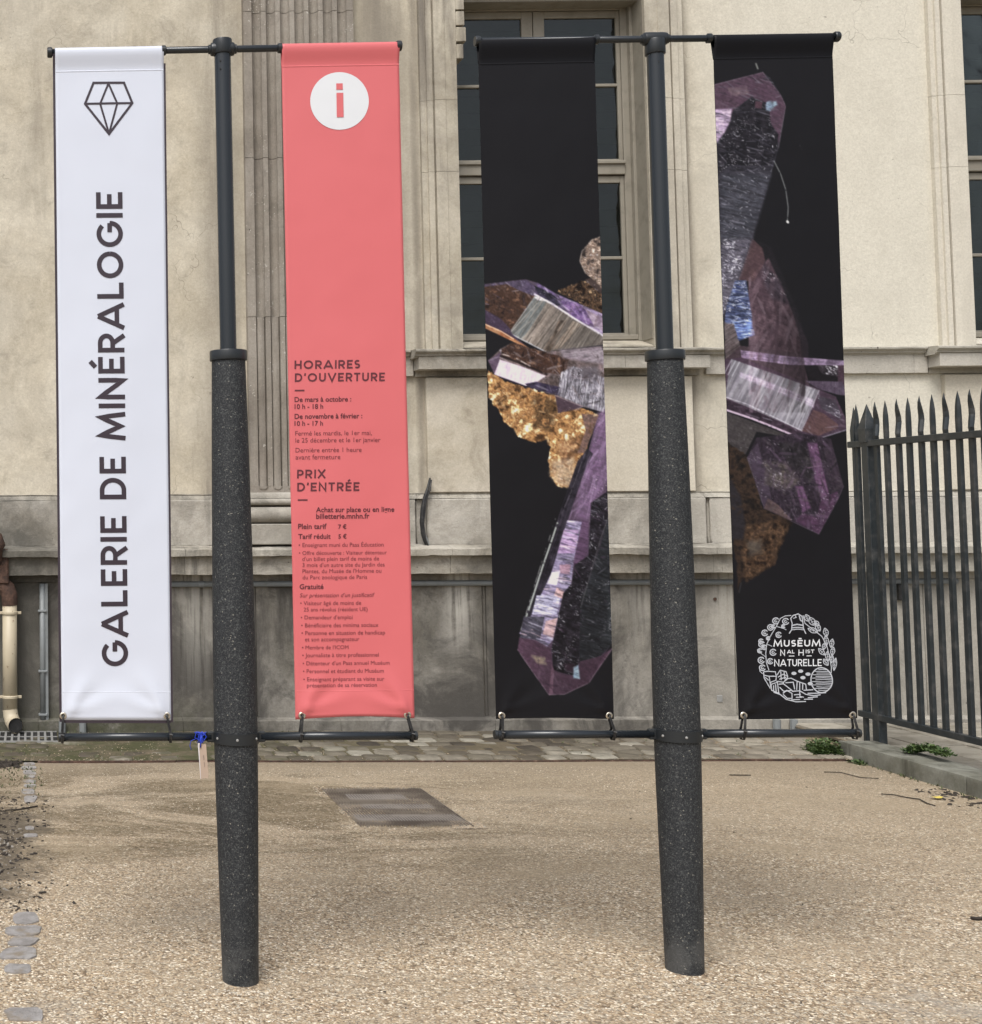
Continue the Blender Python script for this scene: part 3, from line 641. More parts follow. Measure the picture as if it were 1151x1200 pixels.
auto_smooth(MB().tube([(xd, Yd, zt_-.02), (xd-.002, Yd, zt_+.05), (xd-.02, Yd+.01, zt_+.10), (xd-.07, Yd+.01, zt_+.15), (xd-.10, Yd+.01, zt_+.20), (xd-.10, Yd-.04, zt_+.30), (xd-.10, Yd-.09, zt_+.40), (xd-.085, Yd-.09, zt_+.43), (xd-.095, Yd-.06, zt_+.49)], [.056, .060, .062, .058, .052, .05, .054, .060, .045], 16).build('rusty_elbow', M['rust'], dp, rough=.004), 60)
MB().box(xd-.22, xd-.005, 9.33, 9.46, zz(682, 9.35), zz(641, 9.35)).build('rusty_box', M['rust'], dp, bevel=.01, rough=.003)
c = P(50, 765, 9.47); gp = empty('grey_conduit', (c.x, 9.46, 0), 'thin grey vertical conduit between the cream downpipe and white banner', 'pipe')
MB().tube([(c.x, 9.465, zz(846, 9.46)), (c.x, 9.465, zz(682, 9.46))], .021, 12).build('conduit_tube', M['greypipe'], gp, smooth=True)
MB().box(c.x+.020, c.x+.040, 9.455, 9.497, zz(846, 9.46), zz(682, 9.46)).build('backing_strip', M['greypipe'], gp)
for py in (714, 785, 836): MB().box(c.x-.032, c.x+.032, 9.440, 9.497, zz(py, 9.46)-.008, zz(py, 9.46)+.008).build('clip', M['greypipe'], gp, bevel=.003)
c0 = P(188, 684, 9.475).x; c1 = P(1122, 684, 9.475).x
hc = empty('wall_conduit', (c0, 9.475, zz(683, 9.475)), 'long grey horizontal conduit running under the stone ledge', 'pipe')
MB().tube([(c0, 9.475, zz(683.3, 9.475)), (c1, 9.475, zz(683.3, 9.475))], .020, 12).build('conduit_tube', M['greypipe'], hc, smooth=True)
x = c0+.3
while x < c1: MB().lathe((x-.02, 9.475, zz(683.3, 9.475)), [(.0225, 0), (.0235, .003), (.0235, .04), (.0225, .043)], 12, (1, 0, 0)).build('conduit_sleeve', M['greypipe'], hc); x += 1.45
cb = empty('hanging_cable', P(500, 600, 9.45)[:], 'black cable bundle hanging down the wall beside the red banner', 'cable')
pts = [(504, 560), (501.5, 572), (498, 583), (495.5, 597), (494.5, 612), (495.5, 625), (497.5, 633), (499.5, 638)]
MB().tube([P(a_, b_, 9.44) for a_, b_ in pts], [.006, .010, .014, .017, .016, .013, .012, .010], 10).build('cable_sheath', M['cable'], cb, smooth=True)
MB().tube([P(a_+1.6+(i % 2), b_+2, 9.43) for i, (a_, b_) in enumerate(pts)], .006, 8).build('cable_strand', M['cable'], cb, smooth=True)
MB().tube([P(a_, b_, 9.435) for a_, b_ in ((496, 622), (500, 630), (503, 638), (500, 640))], .004, 8).build('cable_tail', M['greypipe'], cb, smooth=True)
# floor grate at the foot of the wall
gx0, gx1 = -.75, G(67, 866).x; gy0, gy1 = 9.02, 9.40
gr = empty('floor_grate', ((gx0+gx1)/2, 9.2, 0), 'light barred drain grate on the ground under the cream downpipe', 'drain grate')
MB().box(gx0, gx1, gy0, gy1, .008, .0155).build('pit', M['dark'], gr)
MB().box(gx0, gx1, gy0-.014, gy0, .0, .0215).box(gx0, gx1, gy1, gy1+.012, .0, .0215).box(gx0, gx1, gy0+.17, gy0+.19, .0155, .0195).build('grate_frame', M['lightsteel'], gr)
x = gx1-.03
while x > gx0: MB().box(x-.016, x, gy0, gy1, .0157, .021).build('grate_bar', M['lightsteel'], gr); x -= .047
# ================================================================== FENCE
XF = 5.50
fen = empty('iron_fence', (XF, 8.5, .1), 'dark spiked iron railing behind the kerb at the right', 'fence')
fdir = Vector((0.0, -1, 0))
def spike_mesh(kind):
    mb = MB(); n = 10; vs = []
    prof = [(.017, 0), (.0185, .05), (.0185, .11), (.0165, .17), (.011, .215), (.001, .262)] if kind == 'plain' else [(.016, 0), (.017, .04), (.018, .075), (.0175, .115), (.016, .15), (.013, .19), (.008, .225), (.001, .262)]
    for i, (r_, h) in enumerate(prof):
        ox = 0 if kind == 'plain' else -.0105*math.sin(h/.262*2*math.pi*1.25+1.0)*min(1, h/.05)
        tw = 0 if kind == 'plain' else h*9
        for k in range(8):
            a = k*math.pi/4+math.pi/8; q = 1.0
            x_, y_ = r_*math.cos(a)*.80, r_*math.sin(a)*1.15
            vs.append((ox*1.1+x_*math.cos(tw*.3)-y_*math.sin(tw*.3)*.4, ox+y_, h))
    m = len(prof); fs = [(i*8+k, i*8+(k+1) % 8, (i+1)*8+(k+1) % 8, (i+1)*8+k) for i in range(m-1) for k in range(8)]+[tuple(range(7, -1, -1)), tuple((m-1)*8+k for k in range(8))]
    mb.add(vs, fs); me = mb.mesh('spike'); me.materials.append(M['fence']); return me
zr0, zr1, zt = .255, 2.035, 2.04
bar_me = MB().box(-.0118, .0118, -.0185, .0185, zr0-.02, zt).mesh('fence_bar', bevel=.003); bar_me.materials.append(M['fence'])
sp = {'plain': spike_mesh('plain'), 'wavy': spike_mesh('wavy')}
ys = [8.40-.1055*i for i in range(38)]+[8.60]
for i, y in enumerate(ys):
    b = link('fence_bar', bar_me, None, fen); b.location = (XF+random.uniform(-.003, .003), y, 0); b.rotation_euler = (random.uniform(-.002, .002), 0, 0)
    s_ = bpy.data.objects.new('spike', sp['wavy' if i % 2 == 0 and i < 38 else 'plain']); C.objects.link(s_); s_.parent = b; s_.location = (0, 0, zt-.001); s_.rotation_euler = (0, 0, random.uniform(-.15, .15))
for y, w in ((8.485, .034), (8.62, .016)):
    p = MB().box(XF-w*.8, XF+w*.8, y-w, y+w, .04, zt).build('fence_post', M['fence'], fen, bevel=.004)
    k = MB(); r_ = w*1.1
    k.add([(XF-r_, y-r_, zt), (XF+r_, y-r_, zt), (XF+r_, y+r_, zt), (XF-r_, y+r_, zt), (XF-r_*1.1, y-r_*1.1, zt+.09), (XF+r_*1.1, y-r_*1.1, zt+.09), (XF+r_*1.1, y+r_*1.1, zt+.09), (XF-r_*1.1, y+r_*1.1, zt+.09), (XF, y, zt+.26)],
          [(0, 1, 5, 4), (1, 2, 6, 5), (2, 3, 7, 6), (3, 0, 4, 7), (4, 5, 8), (5, 6, 8), (6, 7, 8), (7, 4, 8), (3, 2, 1, 0)])
    k.build('spike', M['fence'], p, bevel=.002)
MB().box(XF-.028, XF+.012, 4.35, 8.66, zr1-.022, zr1+.02).build('top_rail', M['fence'], fen, bevel=.003)
MB().box(XF-.028, XF+.012, 4.35, 8.66, zr0-.022, zr0+.018).build('bottom_rail', M['fence'], fen, bevel=.003)

# ================================================================== BANNER STANDS
def line_pt(B, T, z): t = (z-B.z)/(T.z-B.z); return B.lerp(T, t)
def stand(Y, base, top, label, tb, lb, tube_s):
    B = G(*base); B = Vector((P(base[0], base[1], Y).x, Y, 0)); T = P(top[0], top[1], Y)
    ax = (T-B).normalized(); root = empty('banner_stand', B, label, 'banner stand', 'granite and steel banner stands')
    zc = lambda py: P(top[0], py, Y).z
    at = lambda z: line_pt(B, T, z)
    zcap = zc(411); zh = zc(56)
    def lathe(prof, n=40):    # prof (r, z absolute)
        return MB().lathe(at(0), [(r_, z/ax.z) for r_, z in prof], n, ax)
    gp = [(.0605, -.02), (.0610, 0), (.0645, .2), (.0685, .42), (.0725, .66), (.0742, .85), (.0738, 1.05), (.0712, 1.3), (.0680, 1.55), (.0640, 1.82), (.0585, 2.12), (.0570, zcap-.006)]
    lathe(gp).build('granite_column', M['granite'], root, smooth=True)
    o = lathe([(.0600, zcap-.036), (.0645, zcap-.035), (.0652, zcap-.032), (.0652, zcap-.004), (.0640, zcap-.001), (.030, zcap), (.030, zcap-.01)]).build('cap_ring', M['steel_dark'], root); auto_smooth(o, 30)
    o = lathe([(.0288, zcap-.004), (.0288, zh-.01)]).build('steel_tube', M['steel'], root); auto_smooth(o, 30)
    o = lathe([(.0285, zh-.026), (.0335, zh-.025), (.0345, zh-.023), (.0345, zh+.024), (.0335, zh+.028), (.026, zh+.0305), (.008, zh+.031)]).build('hub', M['steel_dark'], root); auto_smooth(o, 30)
    H = at(zh)
    L, R = P(*tb[0], Y), P(*tb[1], Y); bd = (R-L).normalized()
    H2 = L+bd*((H-L).dot(bd))
    rb = .0122
    o = MB().lathe(H2-bd*.052, [(rb, 0), (.0165, .003), (.0165, .008), (.0225, .012), (.0240, .018), (.0240, .086), (.0225, .092), (.0165, .096), (.0165, .101), (rb, .104)], 20, bd).build('bar_socket', M['steel_dark'], root); auto_smooth(o, 30)
    MB().tube([L, R], rb, 16).build('cross_bar', M['steel'], root, smooth=False).data.polygons.foreach_set('use_smooth', [True]*18)
    for e, s_ in ((L, -1), (R, 1)):
        auto_smooth(MB().lathe(e-bd*.008, [(.0165, 0), (.0185, .003), (.0185, .015), (.0165, .018)], 20, bd).build('end_cap', M['steel_dark'], root), 30)
    for px in tb[2]:
        c = L+bd*((P(px, tb[0][1], Y)-L).dot(bd)); auto_smooth(MB().lathe(c-bd*.009, [(.0125, 0), (.0175, .003), (.0175, .015), (.0125, .018)], 20, bd).build('collar', M['steel_dark'], root), 30)
    for px, py in tube_s:
        q = P(px, py, Y-.0287); MB().lathe(q+Vector((0, .002, 0)), [(.0030, 0), (.0026, .003)], 8, (0, -1, 0)).build('rivet', M['dark'], root)
    # lower bar with strap clamp
    L2, R2 = P(*lb[0], Y), P(*lb[1], Y); b2 = (R2-L2).normalized(); zc2 = (L2.z+R2.z)/2; K = at(zc2); K2 = L2+b2*((K-L2).dot(b2))
    for e0, e1 in ((L2, K2-b2*.085), (K2+b2*.085, R2)):
        MB().tube([e0, e1], .0150, 16).build('lower_bar', M['steel'], root).data.polygons.foreach_set('use_smooth', [True]*18)
    for e, s_ in ((L2, -1), (R2, 1)):
        auto_smooth(MB().lathe(e-b2*.005, [(.0152, 0), (.0165, .001), (.0165, .008), (.0150, .010)], 16, b2).build('bar_plug', M['steel_dark'], root), 30)
    rc = .0795; hh = .019; n = 40; vs = []
    for r_ in (rc, .0752):
        for z_ in (-hh, hh): vs += [K+Vector((r_*math.cos(k*2*math.pi/n), r_*math.sin(k*2*math.pi/n), z_)) for k in range(n)]
    fs = []
    for k in range(n):
        j = (k+1) % n; fs += [(k, j, n+j, n+k), (2*n+j, 2*n+k, 3*n+k, 3*n+j), (n+k, n+j, 3*n+j, 3*n+k), (j, k, 2*n+k, 2*n+j)]
    cl = auto_smooth(MB().add(vs, fs).build('clamp_ring', M['steel_dark'], root), 30)
    for s_ in (-1, 1):
        MB().box(*sorted((K.x+s_*.066, K.x+s_*.101)), K.y-.012, K.y+.012, K.z-.0185, K.z+.0185).build('clamp_ear', M['steel_dark'], cl, bevel=.004)
    for a_ in (-150, -95, -38):
        a = math.radians(a_); d = Vector((math.cos(a), math.sin(a), 0)); MB().lathe(K+d*.0785, [(.0048, 0), (.0042, .003), (.001, .004)], 10, d).build('bolt', M['lightsteel'], cl)
    return root
YL, YR = 4.47, 4.575
stand(YL, (282, 1152), (260.5, 48), 'left speckled granite and steel banner stand holding the white and red banners', ((58, 61.5), (467, 53.8), (192, 328)), ((70, 864), (487, 862)), ((258.3, 71), (258.3, 80.5)))
stand(YR, (802.5, 1137), (767.2, 40), 'right speckled granite and steel banner stand holding the two black crystal banners', ((559, 48.2), (980, 43), (699, 831)), ((581, 861), (1006, 859)), ((772, 61), (772, 72)))

# ================================================================== BANNERS
class Banner:
    def __init__(s, Y, tl, tr, bl, br, seam):
        s.Y = Y; s.q = [Vector((p[0], p[1])) for p in (tl, tr, bl, br)]; s.seam = seam
        s.w = (P(*tr, Y)-P(*tl, Y)).length; s.h = (P(*bl, Y)-P(*tl, Y)).length
        s.rb = .0145; s.ph = random.uniform(0, 6); s.fold = .016; s.bow = 2.2
        s.vs = (seam-(tl[1]+tr[1])/2)/((bl[1]+br[1])/2-(tl[1]+tr[1])/2)
    def px(s, u, v):
        a = s.q[0].lerp(s.q[1], u); b = s.q[2].lerp(s.q[3], u); return a.lerp(b, v)
    def uv(s, x, y):
        u = v = .5
        for _ in range(4):
            a = s.q[0].lerp(s.q[1], u); b = s.q[2].lerp(s.q[3], u); v = (y-a.y)/(b.y-a.y)
            l = s.q[0].lerp(s.q[2], v); r = s.q[1].lerp(s.q[3], v); u = (x-l.x)/(r.x-l.x)
        return u, v
    def off(s, u, v):
        sx, t = u*s.w, (1-v)*s.h
        o = .005*math.sin(math.pi*u)*math.sin(math.pi*min(1, v*1.0))*(1+.5*math.sin(5*v+s.ph))+.0022*math.sin(2*math.pi*u+4*v+s.ph)*v
        k = max(0, 1-t/.30); k = k*k*(3-2*k)
        for cx_, sg in ((.03, 1), (s.w-.03, -1)):
            dx, dy = (sx-cx_)*sg, t-.03
            for ang, amp, wd in ((62, .8, .016), (38, -.45, .018), (20, .5, .012)):
                a = math.radians(ang); al = dx*math.cos(a)+dy*math.sin(a); pe = -dx*math.sin(a)+dy*math.cos(a)
                if al > -.02: o += s.fold*amp*math.exp(-(pe/(wd+al*.12))**2)*math.exp(-max(0, al)/.10)*min(1, (al+.02)/.04)*k
        o += .010*k*k*math.sin(math.pi*u)
        o += .0016*mnoise.noise(Vector((u*2.2+s.ph, v*11, s.ph)))+.0010*mnoise.noise(Vector((u*5+9, v*26, s.ph)))
        if v < s.vs: o += 0
        return o
    def S(s, u, v, lift=0):
        p = s.px(u, v); z_lift = 0
        if v > .955: p = Vector((p.x, p.y-s.bow*math.sin(math.pi*max(0, min(1, u)))*((v-.955)/.045)**2))
        w = P(p.x, p.y, s.Y)
        f = -(s.rb)-.0005
        if v < s.vs: k = v/s.vs; k = k*k*(3-2*k); f = -s.rb*(1-k)-.002*k-.0005*(1-k)
        else: f = -.002
        w.y += f-s.off(u, v)*min(1, v/.06)-lift
        return w
    def pt(s, x, y, lift=0):
        return s.S(*s.uv(x, y), lift)
def build_banner(Y, tl, tr, bl, br, seam, mat, label, cat='banner', trim=None, fold=.016, bow=2.2):
    b = Banner(Y, tl, tr, bl, br, seam); b.fold = fold; b.bow = bow
    root = empty('banner', b.S(.5, .5)[:], label, cat, 'tall vertical banners on the two stands'); b.root = root
    nu, nv = 40, 150; rows = []
    back = []; c = [P(*b.px(i/nu, 0), Y) for i in range(nu+1)]
    for a_ in (0, 25, 50, 75, 100, 125, 150, 170):        # over the bar, from the back to the front
        a = math.radians(a_); rows.append([c[i]+Vector((0, b.rb*math.cos(a), b.rb*math.sin(a))) for i in range(nu+1)])
    vals = [b.vs*t for t in (.12, .3, .5, .7, .85, .97)]+[b.vs+(1-b.vs)*(t/nv)**.9 for t in range(0, nv+1)]
    for v in vals: rows.append([b.S(i/nu, v) for i in range(nu+1)])
    mb = MB(); n = nu+1; vs = [p for r_ in rows for p in r_]
    back_rows = [[c[i]+Vector((0, b.rb*(1-t)+.001*t, -t*.075)) for i in range(nu+1)] for t in (0, .4, .8, 1)]
    fs = [(j*n+i, (j+1)*n+i, (j+1)*n+i+1, j*n+i+1) for j in range(len(rows)-1) for i in range(nu)]
    mb.add(vs, fs); mb.add([p for r_ in back_rows for p in r_], [(j*n+i, j*n+i+1, (j+1)*n+i+1, (j+1)*n+i) for j in range(3) for i in range(nu)])
    o = mb.build('cloth', mat, root, smooth=True, fix=False)
    m = o.modifiers.new('thickness', 'SOLIDIFY'); m.thickness = .0008; m.offset = -1 if False else 1
    m.offset = 0
    # stitched seam below the pocket
    sv = b.vs; mb = MB(); a_, q = [], []
    for dv, l in ((-.0010, .0004), (0, .0022), (.0012, .0006)): a_.append([b.S(.003+.994*i/nu, sv+dv, l) for i in range(nu+1)])
    mb.add([p for r_ in a_ for p in r_], [(j*n+i, (j+1)*n+i, (j+1)*n+i+1, j*n+i+1) for j in range(2) for i in range(nu)]).build('seam', mat, root, smooth=True, fix=False)
    lv = .958; mb = MB(); a_ = []
    for dv, l in ((-.0008, .0003), (0, .0013), (.0008, .0003)): a_.append([b.S(.003+.994*i/nu, lv+dv, l) for i in range(nu+1)])
    mb.add([p for r_ in a_ for p in r_], [(j*n+i, (j+1)*n+i, (j+1)*n+i+1, j*n+i+1) for j in range(2) for i in range(nu)]).build('hem', mat, root, smooth=True, fix=False)
    if trim:
        for e0, e1, v0, v1, nm in ((-.022, .002, 0.004, 1.003, 'edge_trim'), (.998, 1.018, .02, 1.003, 'edge_trim')):
            mb = MB(); vs = []; K = 100
            for j in range(K+1):
                v = v0+(v1-v0)*j/K
                for u in (e0, e1): vs.append(b.S(u, v, -.0012))
            mb.add(vs, [(2*j, 2*j+2, 2*j+3, 2*j+1) for j in range(K)]); oo = mb.build(nm, M['ink'], root, fix=False); mm = oo.modifiers.new('t', 'SOLIDIFY'); mm.thickness = .0012
        mb = MB(); vs = []
        for i in range(nu+1):
            for v in (.998, 1.0045): vs.append(b.S(i/nu, v, -.0012))
        oo = mb.add(vs, [(2*j, 2*j+1, 2*j+3, 2*j+2) for j in range(nu)]).build('edge_trim', M['ink'], root, fix=False); mm = oo.modifiers.new('t', 'SOLIDIFY'); mm.thickness = .0012
    return b
def eyelet(b, x, y, bar_y, dx=3):
    c = b.pt(x, y, .0015); n = 20; mb = MB(); vs = []
    prof = [(.0050, .000), (.0055, .0022), (.0080, .0034), (.0110, .0028), (.0128, .0006)]
    for r_, h in prof: vs += [c+Vector((r_*math.cos(k*2*math.pi/n), -h, r_*math.sin(k*2*math.pi/n))) for k in range(n)]
    mb.add(vs, [(i*n+k, i*n+(k+1) % n, (i+1)*n+(k+1) % n, (i+1)*n+k) for i in range(4) for k in range(n)])
    e = mb.build('eyelet', M['brass'], b.root, smooth=True)
    MB().lathe(c+Vector((0, .0005, 0)), [(.0052, 0), (.0052, .0004)], 12, (0, -1, 0)).build('eyelet_hole', M['dark'], e)
    bz = P(x+dx, bar_y, b.Y); yy = b.Y
    for k, sgn in ((0, -1), (1, 1)):
        t = sgn*.0022
        pts = [c+Vector((t*.3, -.006, .004)), c+Vector((t, -.009, -.006)), Vector((bz.x+t, yy-.0205, bz.z+.016)), Vector((bz.x+t, yy-.0215, bz.z)), Vector((bz.x+t, yy-.013, bz.z-.0175)), Vector((bz.x+t, yy+.006, bz.z-.019)), Vector((bz.x+t, yy+.019, bz.z)), Vector((bz.x+t, yy+.004, bz.z+.021)), c+Vector((t, .006, -.004))]
        MB().tube(pts, .0022, 6).build('cable_tie', M['cable'], b.root, smooth=True)
    MB().tube([Vector((bz.x-.004, yy-.022, bz.z+.012)), Vector((bz.x+.006, yy-.026, bz.z+.010))], .0032, 6).build('tie_head', M['cable'], b.root)
# ---- flat print
LIFT = [0]
def emit(b, polys, name, mat, lift=.0016):
    mb = MB()
    for i, (pts, faces) in enumerate(polys):
        mb.add([b.pt(x, y, lift+(i % 40)*1.2e-5) for x, y in pts], faces)
    o = mb.build(name, mat, b.root, fix=False)
    if name in ('small_text', 'bold_text', 'emblem', 'lettering'): o['kind'] = 'stuff'
    return o
def stroke(pts, w, closed=False, maxseg=6):
    P2 = [Vector(p) for p in pts]; out = []
    Q = []
    for a, c in zip(P2, P2[1:]):
        k = max(1, int((c-a).length/maxseg)); Q += [a.lerp(c, i/k) for i in range(k)]
    Q.append(P2[-1]); n = len(Q); vs = []
    for i in range(n):
        t0 = (Q[i]-Q[i-1]).normalized() if i else ((Q[0]-Q[-2]).normalized() if closed else None); t1 = (Q[i+1]-Q[i]).normalized() if i < n-1 else ((Q[1]-Q[0]).normalized() if closed else None)
        if t0 is None: t0 = t1
        if t1 is None: t1 = t0
        t = t0+t1; t = t.normalized() if t.length > 1e-3 else t1; nn = Vector((-t.y, t.x)); k = 1/max(.45, nn.dot(Vector((-t1.y, t1.x))))
        vs += [Q[i]+nn*w/2*k, Q[i]-nn*w/2*k]
    return ([tuple(v) for v in vs], [(2*i, 2*i+1, 2*i+3, 2*i+2) for i in range(n-1)])
def disc(cx_, cy_, rx, ry=None, n=64, rings=4):
    ry = ry or rx; vs = [(cx_, cy_)]; fs = []
    for k in range(1, rings+1): vs += [(cx_+rx*k/rings*math.cos(i*2*math.pi/n), cy_+ry*k/rings*math.sin(i*2*math.pi/n)) for i in range(n)]
    fs += [(0, 1+(i+1) % n, 1+i) for i in range(n)]
    for k in range(1, rings): fs += [(1+(k-1)*n+i, 1+(k-1)*n+(i+1) % n, 1+k*n+(i+1) % n, 1+k*n+i) for i in range(n)]
    return (vs, fs)
def arc(cx_, cy_, rx, ry, a0, a1, n=26):
    return [(cx_+rx*math.cos(math.radians(a0+(a1-a0)*i/n)), cy_+ry*math.sin(math.radians(a0+(a1-a0)*i/n))) for i in range(n+1)]
SW = .165
def glyphs(h):
    t = 1-h; D = {}
    D['G'] = (.93, [arc(.49, .5, .49-h, .5-h, 42, 360)+[(.98-h, .5)][:0], [(.98-h+h*.0, .5+h*0), (.55, .5)]])
    D['A'] = (.98, [[(.05, 0), (.49, 1.0-.02)], [(.93, 0), (.49, 1.0-.02)], [(.20, .27), (.78, .27)]])
    D['L'] = (.60, [[(h, 1), (h, h), (.60, h)]])
    D['E'] = (.62, [[(.62, t), (h, t), (h, h), (.62, h)], [(h, .5), (.55, .5)]])
    D['R'] = (.70, [[(h, 0), (h, t), (.36, t)]+arc(.36, t-.235, .26, .235, 90, -90, 14)[1:]+[(h, t-.47)], [(.34, t-.47), (.64, 0)]])
    D['I'] = (.165, [[(h, 0), (h, 1)]])
    D['D'] = (.80, [[(h, .5), (h, t), (.34, t)]+arc(.34, .5, .46-h, .5-h, 90, -90, 20)[1:]+[(h, h), (h, .5)]])
    D['M'] = (1.02, [[(.06, 0), (.17, .96), (.51, .18), (.85, .96), (.96, 0)]])
    D['N'] = (.80, [[(h, 0), (h, .95), (.80-h, .05), (.80-h, 1)]])
    D['O'] = (1.0, [arc(.5, .5, .5-h, .5-h, 0, 360, 36)])
    D['H'] = (.76, [[(h, 0), (h, 1)], [(.76-h, 0), (.76-h, 1)], [(h, .5), (.76-h, .5)]])
    D['S'] = (.56, [arc(.29, t-.205, .215, .205, 38, 262, 16)+arc(.27, .205+h, .225, .205, 82, -140, 16)])
    D['U'] = (.74, [[(h, 1)]+arc(.37, .38, .37-h, .38-h, 180, 360, 18)+[(.74-h, 1)]])
    D['V'] = (.88, [[(.05, 1), (.44, .04), (.83, 1)]])
    D['T'] = (.66, [[(0, t), (.66, t)], [(.33, t), (.33, 0)]])
    D['P'] = (.64, [[(h, 0), (h, t), (.34, t)]+arc(.34, t-.245, .245, .245, 90, -90, 14)[1:]+[(h, t-.49)]])
    D['X'] = (.80, [[(.05, 0), (.75, 1)], [(.75, 0), (.05, 1)]])
    D["'"] = (.17, [[(.11, 1), (.06, .70)]])
    D['É'] = (D['E'][0], D['E'][1]+[[(.24, 1.10), (.46, 1.30)]])
    D['Ē'] = (D['E'][0], D['E'][1]+[[(.14, 1.20), (.48, 1.20)]])
    D[' '] = (.30, []); return D
def heading(text, cap, total, origin, ux, uy, sw=SW, gap=.13):
    """letters drawn with an even pen; origin = left end of the baseline, ux along the text, uy up the letters (pixels)"""
    D = glyphs(sw/2); adv = [D[c][0] for c in text]; base = sum(adv)+gap*(len(text)-1); kx = total/(base*cap)
    x = 0; out = []; ux = Vector(ux); uy = Vector(uy); o = Vector(origin)
    for c, a in zip(text, adv):
        for pl in D[c][1]:
            pts = [o+ux*((x+p[0])*cap*kx)+uy*(p[1]*cap) for p in pl]; out.append(stroke(pts, sw*cap, maxseg=8))
        x += a+gap
    return out
def heading2(text, cap, total, origin, ux, uy, sw=SW, gap=.13):
    D = glyphs(sw/2); al = heading(text, cap, total, origin, ux, uy, sw, gap); out = []; k = 0
    for c in text:
        n = len(D[c][1])
        if n: out.append(al[k:k+n]); k += n
    return out
def text_polys(s, x, y, wd, bold=False, italic=False, slope=-.0075, hs=1.0):
    cu = bpy.data.curves.new('t', 'FONT'); cu.body = s; cu.size = 1; cu.resolution_u = 3
    if bold: cu.offset = .018
    if italic: cu.shear = .22
    ob = bpy.data.objects.new('t', cu); C.objects.link(ob); bpy.context.view_layer.update()
    me = ob.evaluated_get(bpy.context.evaluated_depsgraph_get()).to_mesh()
    vs = [v.co.copy() for v in me.vertices]; fs = [tuple(p.vertices) for p in me.polygons]
    x0 = min(v.x for v in vs); x1 = max(v.x for v in vs); k = wd/(x1-x0)
    pts = [(x+(v.x-x0)*k, y-v.y*k*hs+(v.x-x0)*k*slope) for v in vs]
    ob.to_mesh_clear(); bpy.data.objects.remove(ob); bpy.data.curves.remove(cu)
    return (pts, fs)

# white banner
bw = build_banner(YL, (64.5, 61.2), (191.5, 58.8), (72.5, 843.5), (200.5, 844), 83, M['white'], 'white banner reading GALERIE DE MINÉRALOGIE with a diamond icon, leftmost of four', trim=True, fold=.020, bow=.3)
d = Vector((-.0115, -1)).normalized()
L = heading2('GALERIE DE MINÉRALOGIE', 31, 555, (150.3, 780.5), Vector((-.0125, -1)), (-1, .008), sw=.175, gap=.165)
for g in L: emit(bw, g, 'letter', M['ink'])
dia = [(109.5, 97.4), (145.2, 97.2), (155, 121), (127.7, 157.4), (99.6, 122), (109.5, 97.4)]
ic = [stroke(dia, 2.7, closed=True), stroke([(99.6, 122), (155, 121)], 2.4), stroke([(127, 98), (117.3, 122), (127.7, 157)], 2.3), stroke([(127, 98), (137.3, 121.5), (127.7, 157)], 2.3)]
emit(bw, ic, 'diamond_icon', M['ink'])
eyelet(bw, 74, 838.5, 864, -1); eyelet(bw, 195.5, 838.5, 863.5, 4)
# coral banner
br = build_banner(YL, (329.5, 56.2), (467, 53.8), (346, 843), (485.5, 841.5), 77, M['red'], 'coral red banner listing opening hours and entry prices under a white i disc', fold=.026, bow=3.4)
emit(br, [disc(397.6, 118.7, 34.3, 33.8)], 'info_disc', M['inkwhite'])
emit(br, [([(393.6, 98.3), (401.2, 98.2), (401.3, 105.6), (393.7, 105.7)], [(0, 1, 2, 3)]), stroke([(397.8, 109.3), (398.2, 138)], 8)], 'info_letter', M['red'], .0030)
hd = heading2('HORAIRES', 10, 76.3, (344.8, 432.6), (1, -.0085), (.015, -1), sw=.195, gap=.19)+heading2("D'OUVERTURE", 10, 105.4, (345.2, 447.6), (1, -.0085), (.015, -1), sw=.195, gap=.19)
hd += heading2('PRIX', 10.2, 33.2, (347.7, 560.7), (1, -.0085), (.015, -1), sw=.195, gap=.19)+heading2("D'ENTRÉE", 10.2, 72.6, (347.9, 575.9), (1, -.0085), (.015, -1), sw=.195, gap=.19)
for g in hd: emit(br, g, 'letter', M['redink'])
for g in ([(345.2, 457.7), (356.6, 457.6)], [(348.7, 586), (360, 585.9)]): emit(br, [stroke(g, 1.7)], 'dash', M['redink'])
BO = [("De mars à octobre :", 345, 471, 66), ("10 h - 18 h", 345, 479.2, 33.3), ("De novembre à février :", 345, 490.8, 79), ("10 h - 17 h", 345, 499, 33),
      ("Achat sur place ou en ligne", 369.7, 600.2, 92), ("billetterie.mnhn.fr", 369.9, 607.9, 62.5), ("Plein tarif", 349, 619.8, 33), ("7 €", 395.6, 619.6, 9.8), ("Tarif réduit", 349.2, 631.4, 37.5), ("5 €", 395.8, 631, 9.8), ("Gratuité", 350.8, 690.2, 27.8)]
emit(br, [text_polys(s, x, y, w_, bold=True) for s, x, y, w_ in BO], 'bold_text', M['redink'])
